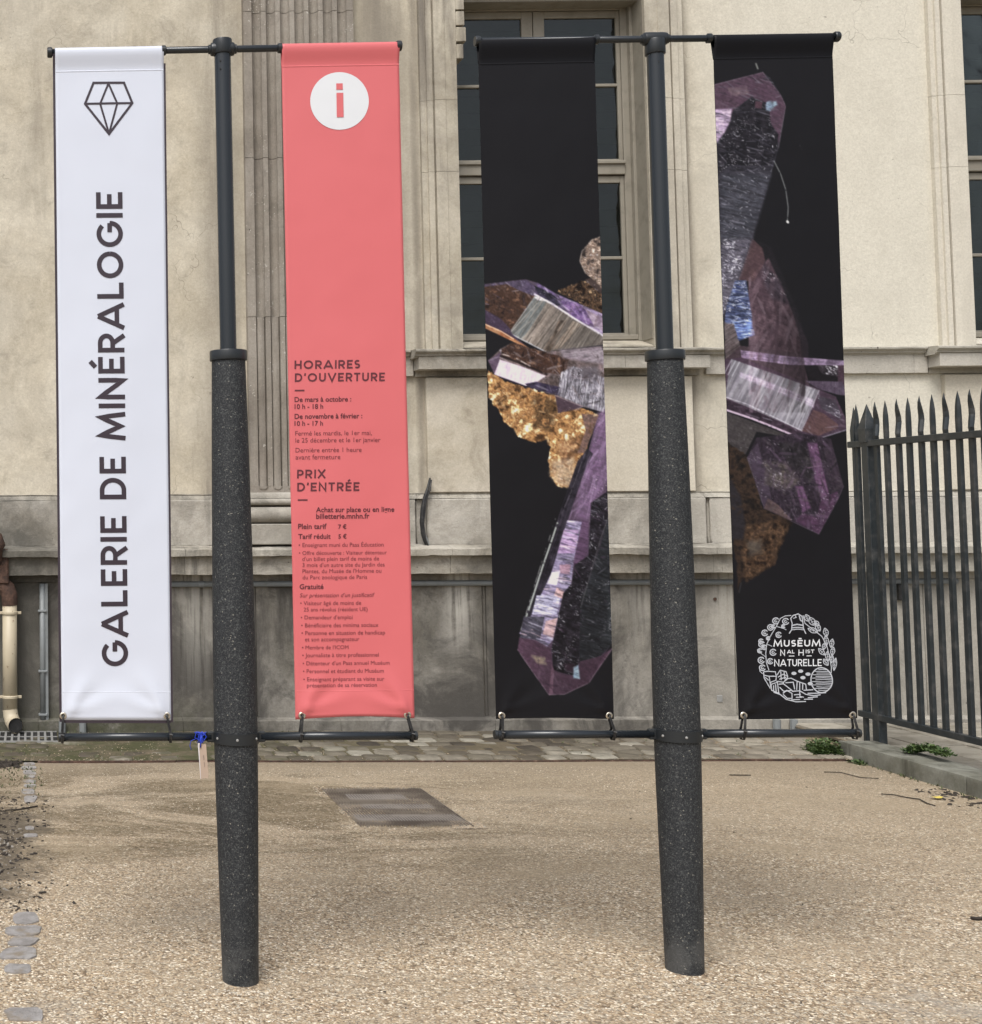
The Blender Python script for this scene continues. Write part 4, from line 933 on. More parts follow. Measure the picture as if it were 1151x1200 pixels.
LI = [("Fermé les mardis, le 1er mai,", 345.8, 510.5, 89.5), ("le 25 décembre et le 1er janvier", 346, 518.7, 99.5), ("Dernière entrée 1 heure", 346.2, 530.2, 77), ("avant fermeture", 346.2, 538.5, 52),
      ("• Enseignant muni du Pass Éducation", 349.6, 641, 99.5), ("• Offre découverte : Visiteur détenteur", 349.9, 650.2, 103), ("d'un billet plein tarif de moins de", 353.8, 657.3, 90), ("3 mois d'un autre site du Jardin des", 354, 664.4, 96.3), ("Plantes, du Musée de l'Homme ou", 354.1, 671.6, 92.3), ("du Parc zoologique de Paris", 354.3, 678.8, 75.4),
      ("• Visiteur âgé de moins de", 351.5, 709, 71.2), ("25 ans révolus (résident UE)", 355.5, 716.4, 74.8), ("• Demandeur d'emploi", 352.2, 725.7, 60.5), ("• Bénéficiaire des minima sociaux", 352.6, 735, 90.5), ("• Personne en situation de handicap", 352.9, 744, 98), ("et son accompagnateur", 357, 751.4, 63.8), ("• Membre de l'ICOM", 353.4, 760.8, 54.6), ("• Journaliste à titre professionnel", 353.8, 770, 89.7), ("• Détenteur d'un Pass annuel Muséum", 354.3, 779.4, 101.8), ("• Personnel et étudiant du Muséum", 354.6, 788.6, 94.6), ("• Enseignant préparant sa visite sur", 355, 798, 94.6), ("présentation de sa réservation", 359, 805, 82.2)]
emit(br, [text_polys(s, x, y, w_) for s, x, y, w_ in LI]+[text_polys("Sur présentation d'un justificatif", 351, 699.9, 87.6, italic=True)], 'small_text', M['redink2'])
eyelet(br, 353.5, 838.5, 863, -1.5); eyelet(br, 477, 838, 862.5, 5)

# ---- crystal prints
def s2l(c): c = np.asarray(c, float)/255; return np.where(c <= .04045, c/12.92, ((c+.055)/1.055)**2.4)
def vnoise(x, y, seed, octv=4, ro=.55):
    out = np.zeros_like(x); a = 1; tot = 0
    for o in range(octv):
        r_ = np.random.default_rng(seed*31+o); T = r_.random((256, 256)); xi = np.floor(x).astype(int); yi = np.floor(y).astype(int); fx = x-xi; fy = y-yi; fx = fx*fx*(3-2*fx); fy = fy*fy*(3-2*fy)
        g = lambda i, j: T[(xi+i) & 255, (yi+j) & 255]
        out += a*((g(0, 0)*(1-fx)+g(1, 0)*fx)*(1-fy)+(g(0, 1)*(1-fx)+g(1, 1)*fx)*fy); tot += a; a *= ro; x = x*2.03+17; y = y*2.03+9
    return out/tot
class Paint:
    def __init__(s, b, v0, nu=176, nv=980):
        s.b = b; s.nu, s.nv = nu, nv; s.v0 = v0; u = np.linspace(0, 1, nu+1); v = np.linspace(v0, .9995, nv+1); U, V = np.meshgrid(u, v)
        q = np.array([[p.x, p.y] for p in b.q]); A = q[0][None, None]*(1-U[..., None])+q[1][None, None]*U[..., None]; B = q[2][None, None]*(1-U[..., None])+q[3][None, None]*U[..., None]
        XY = A*(1-V[..., None])+B*V[..., None]; s.X, s.Y = XY[..., 0], XY[..., 1]; s.U, s.V = U, V
        s.c = np.ones(s.X.shape+(3,))*np.array([27, 26, 32.]); s.seed = 1
    def mask(s, poly, jag=0, soft=.5):
        X, Y = s.X, s.Y
        if jag: X = X+(vnoise(X/5, Y/5, s.seed+3)-.5)*jag; Y = Y+(vnoise(X/5, Y/5, s.seed+4)-.5)*jag
        ins = np.zeros(X.shape, bool); dmin = np.full(X.shape, 1e9); n = len(poly)
        for i in range(n):
            x0, y0 = poly[i]; x1, y1 = poly[(i+1) % n]
            if y0 != y1:
                cr = ((y0 > Y) != (y1 > Y)) & (X < (x1-x0)*(Y-y0)/(y1-y0)+x0); ins ^= cr
            L2 = (x1-x0)**2+(y1-y0)**2+1e-9; t = np.clip(((X-x0)*(x1-x0)+(Y-y0)*(y1-y0))/L2, 0, 1); dmin = np.minimum(dmin, np.hypot(X-x0-t*(x1-x0), Y-y0-t*(y1-y0)))
        return np.clip(.5+np.where(ins, dmin, -dmin)/(2*soft), 0, 1)
    def facet(s, poly, c0, c1=None, ang=24, streak=.16, sl=14, sw=1.2, mott=.3, ms=6, pal=None, jag=0, soft=.5, spk=0, spc=(215, 215, 230), alpha=1, edge=0, grad=None, sthr=.62, contrast=1.0):
        s.seed += 7; m = s.mask(poly, jag, soft)*alpha; X, Y = s.X, s.Y; a = math.radians(ang)
        wob = (vnoise(X/9, Y/9, s.seed+5, 3)-.5)*5
        al = X*math.cos(a)+Y*math.sin(a)+wob*.6; pe = -X*math.sin(a)+Y*math.cos(a)+wob*.35
        st = vnoise(al/sl, pe/sw, s.seed, 3, .6); mo = vnoise(X/ms, Y/ms, s.seed+1, 5, .6)
        c1 = c1 if c1 is not None else c0; c0 = np.array(c0, float); c1 = np.array(c1, float)
        if grad: (gx0, gy0), (gx1, gy1) = grad; t = np.clip(((X-gx0)*(gx1-gx0)+(Y-gy0)*(gy1-gy0))/((gx1-gx0)**2+(gy1-gy0)**2), 0, 1)
        else: t = np.clip((mo-.5)*2.2*contrast+.5, 0, 1)
        col = c0*(1-t[..., None])+c1*t[..., None]
        if pal: 
            q = np.clip((mo-.28)/.44, 0, .9999)*(len(pal)-1); i = q.astype(int); f = (q-i)[..., None]; pa = np.array(pal, float); col = pa[i]*(1-f)+pa[i+1]*f
        k = 1+(st-.5)*2*streak+(vnoise(X/2.2, Y/2.2, s.seed+2, 2)-.5)*2*mott*.45+(mo-.5)*mott*1.2
        col = col*k[..., None]
        if spk:
            n1 = vnoise(al/2.6+mo*2, pe/1.0+mo*3, s.seed+8, 3, .6); n2 = vnoise(X/9, Y/9, s.seed+9, 3); n3 = vnoise(X/2.5, Y/2.5, s.seed+10, 2); q = np.clip((n1-sthr-.03)/.10, 0, 1)*np.clip((n2-.48)/.12, 0, 1)*spk*.85*(.35+n3); col = col*(1-q[..., None])+np.array(spc, float)*q[..., None]
        s.c = s.c*(1-m[..., None])+np.clip(col, 0, 255)*m[..., None]
    def line(s, pts, w, col, alpha=1, brk=0):
        s.seed += 3; d = np.full(s.X.shape, 1e9)
        for (x0, y0), (x1, y1) in zip(pts, pts[1:]):
            L2 = (x1-x0)**2+(y1-y0)**2+1e-9; t = np.clip(((s.X-x0)*(x1-x0)+(s.Y-y0)*(y1-y0))/L2, 0, 1); d = np.minimum(d, np.hypot(s.X-x0-t*(x1-x0), s.Y-y0-t*(y1-y0)))
        m = np.clip(.5+(w/2-d), 0, 1)*alpha
        if brk: m = m*np.clip((vnoise(s.X/4, s.Y/4, s.seed, 2)-.5+brk)/.2, 0, 1)
        s.c = s.c*(1-m[..., None])+np.array(col, float)*m[..., None]
    def shards(s, poly, ang, n, L, Wd, cols, a=(.15, .5), seed=1, spread=10):
        r_ = random.Random(seed); m = s.mask(poly, 0, 1.0); xs = [p[0] for p in poly]; ys = [p[1] for p in poly]; x0, x1, y0, y1 = min(xs), max(xs), min(ys), max(ys); base = s.c.copy(); Xa, Ya = s.X, s.Y; keep = (s.X, s.Y)
        for i in range(n):
            cx_, cy_ = r_.uniform(x0, x1), r_.uniform(y0, y1); an = math.radians(ang+r_.gauss(0, spread)); l_ = r_.uniform(*L)/2; w_ = r_.uniform(*Wd)/2; col = np.array(r_.choice(cols), float); al = r_.uniform(*a)
            R_ = l_+3; jj = np.nonzero((np.abs(Ya[:, 0]-cy_) < R_+4))[0]
            if len(jj) == 0: continue
            sl_ = slice(jj[0], jj[-1]+1); dx = Xa[sl_]-cx_; dy = Ya[sl_]-cy_; u = dx*math.cos(an)+dy*math.sin(an); v = -dx*math.sin(an)+dy*math.cos(an); k = r_.uniform(-.35, .35); v = v+u*k*.25
            q = np.clip((l_-np.abs(u))/1.2, 0, 1)*np.clip((w_*(1-.5*np.abs(u)/l_)-np.abs(v))/.7+.5, 0, 1)*m[sl_]*al
            s.c[sl_] = s.c[sl_]*(1-q[..., None])+col*q[..., None]
    def shade(s, poly, p0, p1, k0, k1):
        m = s.mask(poly, 0, 1.0); (ax, ay), (bx, by) = p0, p1; t = np.clip(((s.X-ax)*(bx-ax)+(s.Y-ay)*(by-ay))/((bx-ax)**2+(by-ay)**2), 0, 1); k = k0+(k1-k0)*t; s.c = s.c*(1+(k-1)*m)[..., None]
    def build(s, gain=1.0):
        q = s.c; bl = (np.roll(q, 1, 0)+np.roll(q, -1, 0)+np.roll(q, 1, 1)+np.roll(q, -1, 1)+q*2)/6; bl[0] = q[0]; bl[-1] = q[-1]; bl[:, 0] = q[:, 0]; bl[:, -1] = q[:, -1]; s.c = q*.35+bl*.65
        b = s.b; n = (s.nu+1)*(s.nv+1); co = np.empty((n, 3)); k = 0
        # sample the cloth surface on a coarse grid and interpolate
        cu, cv = 44, 245; CG = np.array([[b.S(i/cu, s.v0+(.9995-s.v0)*j/cv, .0012)[:] for i in range(cu+1)] for j in range(cv+1)])
        fu = s.U*cu; fv = (s.V-s.v0)/(.9995-s.v0)*cv; iu = np.clip(np.floor(fu).astype(int), 0, cu-1); iv = np.clip(np.floor(fv).astype(int), 0, cv-1); fu = (fu-iu)[..., None]; fv = (fv-iv)[..., None]
        co = (CG[iv, iu]*(1-fu)+CG[iv, iu+1]*fu)*(1-fv)+(CG[iv+1, iu]*(1-fu)+CG[iv+1, iu+1]*fu)*fv
        j, i = np.meshgrid(np.arange(s.nv), np.arange(s.nu), indexing='ij'); a = j*(s.nu+1)+i; F4 = np.stack([a, a+s.nu+1, a+s.nu+2, a+1], -1).reshape(-1, 4)
        me = bpy.data.meshes.new('crystal_print'); me.vertices.add(n); me.vertices.foreach_set('co', co.reshape(-1)); me.loops.add(F4.size); me.loops.foreach_set('vertex_index', F4.ravel())
        me.polygons.add(len(F4)); me.polygons.foreach_set('loop_start', np.arange(0, F4.size, 4)); me.update(calc_edges=True)
        at = me.color_attributes.new('print', 'FLOAT_COLOR', 'POINT'); cc = np.clip(s.c, 0, 255); lum = cc.mean(-1, keepdims=True); cc = lum+(cc-lum)*.64; cc = 30+np.clip(cc-30, -30, 400)*1.18; cc = cc+np.clip(cc-130, 0, 200)*.2; col = s2l(np.clip(cc, 0, 255))*gain; at.data.foreach_set('color', np.hstack([col.reshape(-1, 3), np.ones((n, 1))]).ravel())
        return link('crystal_print', me, M['print'], b.root, smooth=True)
GAIN = .60
b1 = build_banner(YR, (559.8, 50.8), (696, 47.8), (581, 842.5), (719, 842.5), 74, M['black'], 'black banner with amber rock and purple crystal pointing down, third from the left', fold=.011, bow=1.8)
pt = Paint(b1, b1.vs+.003)
A = lambda l: [(550+x/4.139, 270+y/4.139) for x, y in l]
Bz = lambda l: [(550+x/3.636, 530+y/3.636) for x, y in l]
Rz = lambda l: [(470+x/3.488, 380+y/3.488) for x, y in l]
BR = [(45, 28, 18), (90, 58, 36), (140, 95, 55), (70, 45, 30), (175, 130, 80)]
pt.facet(A([(420, 300), (500, 262), (560, 245), (620, 268), (660, 310), (660, 440), (540, 360)]), (60, 40, 28), pal=[(35, 24, 20), (60, 40, 28), (120, 85, 55), (40, 28, 24), (170, 135, 95)], jag=5, spk=.7, spc=(230, 200, 170), mott=.6)
pt.facet(A([(600, 225), (655, 260), (660, 320), (610, 290), (560, 240)]), (95, 75, 70), (60, 45, 45), spk=.6, jag=2)
pt.facet(A([(650, 28), (595, 45), (545, 100), (530, 150), (560, 210), (600, 240), (660, 300)]), (120, 100, 92), (165, 145, 130), pal=[(70, 58, 55), (125, 102, 92), (165, 142, 125), (110, 88, 76), (190, 170, 155)], jag=2, spk=.9, mott=.6)
pt.line(A([(640, 30), (590, 48), (543, 103), (533, 150), (560, 208)]), 1.0, (190, 175, 165), .7, .3)
pt.facet(A([(70, 268), (200, 247), (270, 240), (330, 258), (330, 318), (195, 505), (75, 385)]), (80, 52, 40), pal=[(50, 33, 30), (92, 60, 44), (70, 44, 34), (120, 80, 58)], mott=.45, spk=.25)
pt.facet(A([(70, 262), (200, 247), (270, 240), (330, 258), (330, 320), (300, 318), (235, 292), (180, 262), (70, 275)]), (100, 84, 118), (72, 58, 92), spk=.6, mott=.5)
pt.facet(A([(325, 255), (420, 310), (660, 412), (660, 520), (500, 430), (400, 370), (320, 315)]), (150, 132, 172), (92, 70, 122), spk=.5, ang=28, streak=.3, mott=.5, grad=((700, 375), (632, 335)))
pt.facet(A([(310, 270), (350, 285), (410, 320), (440, 365), (400, 370), (330, 315)]), (30, 30, 42), (62, 55, 85), spk=.7, mott=.5)
pt.facet(A([(440, 345), (520, 350), (610, 430), (600, 470), (500, 430)]), (95, 65, 130), (150, 115, 175), mott=.3)
pt.facet(A([(560, 385), (660, 430), (660, 500), (600, 460)]), (185, 165, 190), (120, 100, 125), spk=.6)
pt.facet(A([(320, 315), (190, 500), (365, 590), (665, 552), (665, 520), (500, 428)]), (150, 138, 128), (112, 102, 96), ang=-54, streak=.42, sl=60, sw=1.7, mott=.28, contrast=.7)
pt.facet(A([(320, 315), (190, 500), (255, 532), (375, 345)]), (98, 108, 112), (118, 122, 122), ang=-54, streak=.2, sl=40, sw=2, mott=.2)
pt.facet(A([(355, 585), (430, 440), (470, 435), (390, 588)]), (95, 78, 66), (120, 100, 86), ang=-60, streak=.5, sl=40, sw=1.3)
pt.facet(A([(500, 440), (540, 455), (440, 570), (400, 580)]), (170, 155, 140), (140, 122, 108), ang=-56, streak=.5, sl=40, sw=1.3)
pt.line(A([(312, 312), (420, 372), (500, 425), (665, 522)]), 2.1, (225, 218, 238)); pt.line(A([(318, 315), (190, 500)]), .9, (185, 195, 200), .8); pt.line(A([(190, 500), (365, 590)]), 1.3, (190, 192, 205), .9)
pt.facet(A([(310, 325), (325, 340), (360, 345), (330, 325)]), (225, 220, 235))
pt.facet(A([(75, 385), (150, 430), (195, 480), (205, 505), (280, 570), (75, 462)]), (84, 62, 96), (58, 44, 70), spk=.3)
pt.facet(A([(75, 452), (150, 487), (205, 520), (285, 572), (250, 562), (150, 512), (75, 475)]), (225, 165, 110), (150, 85, 45), mott=.3)
pt.line(A([(75, 456), (150, 490), (210, 528)]), .9, (245, 220, 195), .8)
pt.facet(A([(90, 632), (150, 575), (205, 545), (260, 572), (375, 590), (665, 560), (668, 885), (540, 855), (400, 800), (120, 700)]), (96, 78, 76), (128, 108, 112), mott=.45, spk=.5, ang=15, streak=.2)
pt.facet(A([(150, 580), (205, 545), (300, 575), (480, 625), (460, 700), (350, 690), (160, 610)]), (84, 50, 36), pal=[(50, 32, 30), (92, 56, 40), (70, 45, 40), (125, 85, 62)], spk=.5, jag=3)
pt.facet(A([(430, 580), (665, 560), (665, 650), (560, 640), (450, 620)]), (158, 146, 158), (122, 108, 122), mott=.3, ang=-10, streak=.25, soft=2)
pt.facet(A([(440, 690), (500, 660), (668, 720), (668, 890), (545, 852), (420, 800)]), (118, 114, 128), (148, 144, 160), ang=97, streak=.45, sl=16, sw=1.1, mott=.35, spk=.8, sthr=.55)
pt.facet(A([(480, 670), (620, 660), (640, 730), (490, 720)]), (120, 112, 124), (90, 80, 92), spk=1, sthr=.55, soft=3)
pt.facet(A([(90, 632), (150, 590), (142, 640), (122, 702)]), (112, 86, 118), (86, 62, 90))
pt.facet(A([(145, 628), (250, 662), (365, 708), (320, 738), (270, 755), (118, 700)]), (232, 212, 238), (205, 185, 215), ang=100, streak=.12, sl=10, sw=2, mott=.15)
pt.facet(A([(265, 745), (320, 735), (440, 762), (430, 802), (290, 765)]), (46, 38, 66), (72, 60, 98), spk=.6)
pt.line(A([(150, 610), (230, 640), (370, 700)]), 2.4, (38, 24, 26), .9, .35); pt.line(A([(160, 602), (215, 618), (290, 660)]), 1.4, (215, 205, 205), .8, .15)
pt.line(A([(118, 702), (270, 762), (400, 803)]), 1.3, (50, 38, 60), .9)
pt.facet(Rz([(352, 190), (420, 232), (520, 262), (640, 298), (640, 350), (740, 345), (803, 368), (750, 520), (715, 580), (690, 668), (640, 662), (605, 622), (598, 560), (603, 500), (590, 470), (545, 487), (470, 458), (455, 425), (415, 397), (400, 350), (355, 300)]), (190, 135, 70), pal=[(110, 68, 32), (165, 108, 50), (205, 150, 80), (150, 98, 48), (222, 180, 115), (240, 215, 165)], jag=5, ms=8, mott=.5, spk=.45, spc=(250, 235, 200), sthr=.6, ang=35)
pt.facet(Rz([(540, 300), (640, 310), (640, 350), (600, 440), (540, 420)]), (85, 58, 30), pal=[(50, 32, 20), (120, 80, 40), (60, 40, 25), (150, 105, 55)], jag=8, soft=3, alpha=.8, mott=.7)
pt.facet(Rz([(612, 560), (700, 540), (712, 600), (688, 665), (640, 660), (606, 620)]), (205, 175, 140), (170, 135, 100), jag=3, soft=3, mott=.5, spk=.4)
pt.facet(Rz([(640, 480), (740, 460), (730, 530), (650, 560)]), (110, 70, 38), pal=[(80, 45, 28), (150, 100, 60), (195, 155, 110)], jag=8, soft=4, alpha=.8)
pt.facet(A([(412, 802), (545, 855), (500, 872), (425, 888)]), (92, 68, 86), (70, 50, 64), spk=.4); pt.line(A([(412, 802), (545, 856), (510, 872)]), .9, (170, 150, 165), .8)
# the big amethyst point
pt.facet([(712, 478), (700, 486), (688, 531), (679, 538), (664, 610), (645, 673), (623, 720), (606, 761), (642, 813), (660, 813), (689, 799.5), (719, 748), (719, 478)], (98, 72, 104), (72, 52, 78), mott=.4, spk=.15)
pt.facet([(719, 476), (700, 484), (690, 532), (672, 605), (690, 612), (719, 545)], (122, 92, 132), (96, 66, 104), mott=.4, spk=.35, soft=2)
pt.facet(A([(540, 890), (625, 895), (600, 960), (555, 1080), (520, 1080), (560, 970)]), (140, 105, 95), (112, 80, 72), mott=.5, spk=.3)
pt.facet([(688, 526), (676, 540), (662, 580), (640, 648), (622, 700), (607, 752), (612, 758), (626, 720), (648, 665), (664, 612), (681, 560), (694, 532)], (34, 30, 42), (52, 46, 62), ang=108, streak=.5, sl=40, sw=1.2)
pt.line([(684, 532), (669, 575), (653, 612)], .9, (120, 112, 130), .7, .2); pt.line([(652.5, 613), (638, 656), (622, 706), (611.5, 737)], 1.9, (172, 182, 178), .95, .35); pt.line([(650, 608), (634, 660), (609, 742)], .8, (205, 210, 210), .7, .1)
pt.facet(Bz([(415, 290), (478, 296), (440, 480), (432, 560), (400, 600), (355, 800), (330, 830), (212, 772), (265, 690), (345, 520)]), (152, 142, 178), (110, 100, 138), ang=14, streak=.5, sl=16, sw=1.7, mott=.35)
pt.facet(Bz([(400, 330), (465, 330), (445, 430), (372, 430)]), (178, 150, 196), (140, 110, 158), ang=14, streak=.3, sl=20, sw=1.5)
pt.facet(Bz([(350, 510), (385, 505), (370, 565), (330, 560)]), (212, 205, 240), ang=14, streak=.15); pt.facet(Bz([(285, 610), (390, 605), (370, 690), (265, 690)]), (186, 184, 218), (150, 148, 185), ang=14, streak=.4, sl=15, sw=1.4)
pt.facet(Bz([(370, 575), (402, 590), (398, 625), (360, 610)]), (218, 172, 176), ang=14, streak=.2); pt.facet(Bz([(325, 720), (375, 705), (355, 790), (312, 775)]), (222, 178, 180), (180, 145, 155), ang=14, streak=.2); pt.facet(Bz([(382, 480), (430, 475), (425, 520), (385, 515)]), (165, 125, 150), ang=14)
pt.facet(Bz([(230, 700), (320, 700), (300, 800), (215, 790)]), (86, 84, 104), (60, 56, 76), ang=30, streak=.4, spk=.3)
pt.facet(Bz([(478, 290), (505, 292), (500, 430), (450, 500), (440, 470)]), (104, 70, 112), (84, 55, 90), ang=14, streak=.3)
pt.facet(Bz([(515, 215), (610, 150), (615, 250), (560, 370), (505, 560), (475, 640), (465, 880), (455, 955), (355, 930), (350, 830), (398, 600), (432, 560), (445, 480), (505, 440)]), (30, 27, 36), (46, 40, 52), ang=20, streak=.45, sl=9, sw=1.2, spk=.75, sthr=.60, mott=.5)
pt.facet(Bz([(600, 250), (618, 250), (622, 800), (560, 865), (465, 900), (472, 620), (505, 555)]), (52, 56, 64), (36, 38, 46), ang=18, streak=.45, sl=14, sw=1.2, spk=.35, mott=.35)
pt.facet(Bz([(570, 560), (622, 540), (622, 800), (560, 800), (590, 700)]), (70, 76, 84), (44, 48, 56), ang=10, streak=.5, sl=6, sw=1.1, spk=.9, sthr=.56, soft=3)
pt.line(Bz([(600, 250), (556, 370), (500, 562), (472, 660)]), .9, (105, 105, 112), .8)
pt.facet(Bz([(212, 790), (205, 842), (335, 1032), (400, 1030), (505, 982), (612, 830), (560, 868), (470, 890), (455, 955), (400, 945), (355, 925), (345, 835), (280, 800)]), (96, 64, 90), (74, 46, 68), mott=.35, spk=.12)
pt.facet(Bz([(350, 900), (360, 930), (350, 1030), (335, 1032)]), (118, 78, 104)); pt.facet(Bz([(400, 900), (450, 900), (445, 940), (410, 935)]), (60, 40, 58), soft=1.5); pt.facet(Bz([(265, 865), (320, 875), (330, 905), (290, 900)]), (170, 150, 128), (100, 80, 80), jag=3, soft=1.5)
pt.facet(Bz([(442, 915), (462, 905), (468, 965), (440, 962)]), (170, 200, 222), (130, 160, 190), soft=.8); pt.line(Bz([(205, 842), (335, 1032), (400, 1030), (505, 982), (612, 830)]), .7, (165, 140, 160), .6, .3)
big = [(712, 478), (700, 486), (688, 531), (679, 538), (664, 610), (645, 673), (623, 720), (606, 761), (642, 813), (660, 813), (689, 799.5), (719, 748), (719, 478)]
pt.shards(Bz([(415, 290), (478, 296), (440, 480), (432, 560), (400, 600), (355, 800), (330, 830), (212, 772), (265, 690), (345, 520)]), 14, 260, (4, 22), (.5, 2.2), [(225, 222, 245), (180, 175, 210), (70, 64, 90), (95, 80, 115), (40, 36, 52), (205, 175, 190)], (.25, .8), 2)
pt.shards(Bz([(515, 215), (610, 150), (622, 540), (622, 800), (560, 868), (465, 900), (455, 955), (355, 930), (350, 830), (398, 600), (432, 560), (445, 480), (505, 440)]), 18, 420, (2, 14), (.4, 1.6), [(20, 20, 28), (75, 75, 90), (120, 120, 138), (30, 26, 38), (90, 60, 95)], (.2, .7), 3, 25)
pt.shards(Bz([(515, 215), (610, 150), (622, 540), (622, 800), (560, 868), (465, 900), (355, 930), (398, 600), (505, 440)]), 15, 90, (1.5, 6), (.5, 1.1), [(215, 218, 230), (180, 180, 200)], (.4, .95), 4, 50)
pt.shards([(719, 476), (700, 484), (690, 532), (664, 612), (690, 612), (719, 545)], -66, 150, (5, 36), (.6, 4), [(150, 120, 165), (100, 72, 112), (80, 55, 90), (175, 150, 190)], (.12, .4), 5, 14)
pt.shards([(719, 500), (700, 530), (690, 612), (719, 560)], 20, 60, (1, 4), (.5, 1.2), [(225, 205, 230)], (.3, .8), 6, 60)
pt.shards(Bz([(212, 790), (205, 842), (335, 1032), (400, 1030), (505, 982), (612, 830), (560, 868), (470, 890), (455, 955), (400, 945), (355, 925), (345, 835), (280, 800)]), 50, 90, (4, 24), (.6, 4), [(130, 95, 125), (70, 42, 66), (110, 75, 105), (55, 34, 55)], (.15, .45), 7, 30)
pt.shade(big, (640, 690), (700, 720), 1.06, .80)
xt = A([(320, 315), (190, 500), (365, 590), (665, 552), (665, 520), (500, 428)])
pt.shards(xt, -54, 170, (8, 50), (.5, 2.2), [(205, 198, 190), (90, 76, 66), (70, 62, 58), (170, 160, 150), (128, 118, 110)], (.2, .6), 8, 5)
pt.shade(xt, (600, 392), (680, 405), 1.12, .85)
pt.shards(A([(90, 632), (150, 575), (205, 545), (260, 572), (375, 590), (665, 560), (668, 885), (540, 855), (400, 800), (300, 760), (430, 700), (250, 650)]), 28, 240, (3, 20), (.5, 3), [(60, 44, 46), (160, 148, 162), (105, 84, 84), (38, 28, 32), (190, 184, 200)], (.15, .5), 9, 40)
pt.shards(A([(440, 690), (500, 660), (668, 720), (668, 890), (545, 852), (420, 800)]), 98, 190, (4, 20), (.4, 1.3), [(205, 205, 220), (95, 90, 105), (70, 66, 80), (225, 225, 238)], (.25, .75), 10, 6)
pt.shards(A([(70, 262), (200, 247), (270, 240), (330, 258), (420, 310), (660, 412), (660, 520), (500, 428), (320, 315), (190, 500), (75, 385)]), 32, 210, (3, 20), (.5, 3), [(160, 145, 185), (60, 46, 56), (110, 84, 78), (40, 30, 34), (205, 195, 225)], (.15, .5), 11, 35)
pt.shards(Rz([(352, 190), (420, 232), (520, 262), (640, 298), (640, 350), (740, 345), (803, 368), (750, 520), (715, 580), (690, 668), (640, 662), (605, 622), (598, 560), (603, 500), (590, 470), (545, 487), (470, 458), (455, 425), (415, 397), (400, 350), (355, 300)]), 40, 330, (2, 12), (.8, 4), [(240, 215, 165), (120, 72, 34), (205, 150, 85), (90, 54, 26), (228, 190, 130), (160, 105, 50)], (.15, .55), 12, 70)
pt.build(GAIN)
eyelet(b1, 587.5, 838.5, 861, -.5); eyelet(b1, 713, 838.5, 860.5, 4.5)

b2 = build_banner(YR, (835, 45.8), (974.5, 43.5), (865, 843), (1004, 841.5), 68, M['black'], 'black banner with tall purple crystals and round white museum emblem, rightmost of four', fold=.017, bow=.5)
pt = Paint(b2, b2.vs+.003)
Cz = lambda l: [(825+x/3.871, 60+y/3.871) for x, y in l]
Dz = lambda l: [(840+x/3.529, 360+y/3.529) for x, y in l]
pt.facet(Cz([(210, 845), (300, 890), (345, 1000), (430, 1200), (460, 1330), (380, 1330), (300, 1000)]), (38, 34, 42), (30, 28, 34), soft=1.5)
pt.facet(Cz([(200, 1030), (290, 940), (335, 1040), (400, 1190), (440, 1330), (455, 1440), (455, 1640), (200, 1640)]), (66, 46, 58), (92, 68, 80), mott=.3, soft=1, spk=.12)
pt.facet(Cz([(270, 960), (345, 1050), (380, 1150), (300, 1120), (260, 1030)]), (46, 36, 48), (80, 66, 82), spk=1, sthr=.55, ang=40, soft=2)
pt.facet(Dz([(95, 160), (330, 190), (375, 215), (380, 330), (40, 250), (30, 150)]), (84, 64, 76), (60, 44, 54), mott=.35)
pt.facet(Dz([(310, 0), (335, 60), (375, 150), (375, 215), (345, 210), (340, 120)]), (48, 38, 48), (38, 32, 40))
pt.facet(Cz([(215, 850), (262, 895), (275, 950), (225, 1045), (150, 1040), (160, 985)]), (98, 68, 74), (76, 52, 60), mott=.3, spk=.12)
pt.facet(Cz([(30, 155), (265, 97), (300, 125), (345, 200), (368, 250), (335, 440), (302, 560), (215, 850), (165, 1010), (110, 1140), (70, 1240), (30, 1100)]), (62, 60, 74), (42, 40, 52), ang=14, streak=.4, sl=15, sw=1.3, mott=.4, spk=.25)
pt.facet(Cz([(75, 840), (215, 850), (165, 1010), (110, 1140), (70, 1240)]), (112, 106, 126), (74, 70, 88), ang=12, streak=.35, sl=8, sw=1.1, spk=1, sthr=.52, soft=3)
pt.facet(Cz([(80, 560), (300, 560), (215, 850), (75, 860), (75, 600)]), (78, 78, 94), (52, 54, 66), ang=16, streak=.45, sl=22, sw=1.4, spk=.3, soft=3)
pt.facet(Cz([(30, 155), (265, 97), (345, 200), (368, 250), (335, 420), (290, 300), (215, 205), (130, 270), (95, 340), (30, 430)]), (98, 68, 92), (78, 52, 74), mott=.35, spk=.1)
pt.facet(Cz([(215, 210), (290, 240), (300, 330), (335, 380), (325, 470), (300, 520), (110, 520), (60, 560), (60, 430), (130, 275)]), (28, 27, 36), (42, 38, 48), ang=14, streak=.35, sl=10, sw=1.2, spk=.7, sthr=.58)
pt.facet(Cz([(230, 228), (262, 232), (258, 262), (228, 258)]), (84, 54, 70)); pt.facet(Cz([(110, 170), (190, 160), (200, 195), (120, 205)]), (150, 125, 130), (100, 75, 92), jag=4, soft=1.5, alpha=.7)
pt.facet(Cz([(30, 265), (125, 262), (118, 318), (92, 370), (50, 425), (30, 420)]), (208, 184, 214), (150, 125, 165), ang=10, streak=.35, sl=12, sw=1.6, mott=.3, soft=1)
pt.facet(Cz([(280, 232), (325, 225), (330, 245), (295, 275), (278, 268)]), (140, 168, 192), (100, 120, 150), jag=3, soft=1, mott=.6)
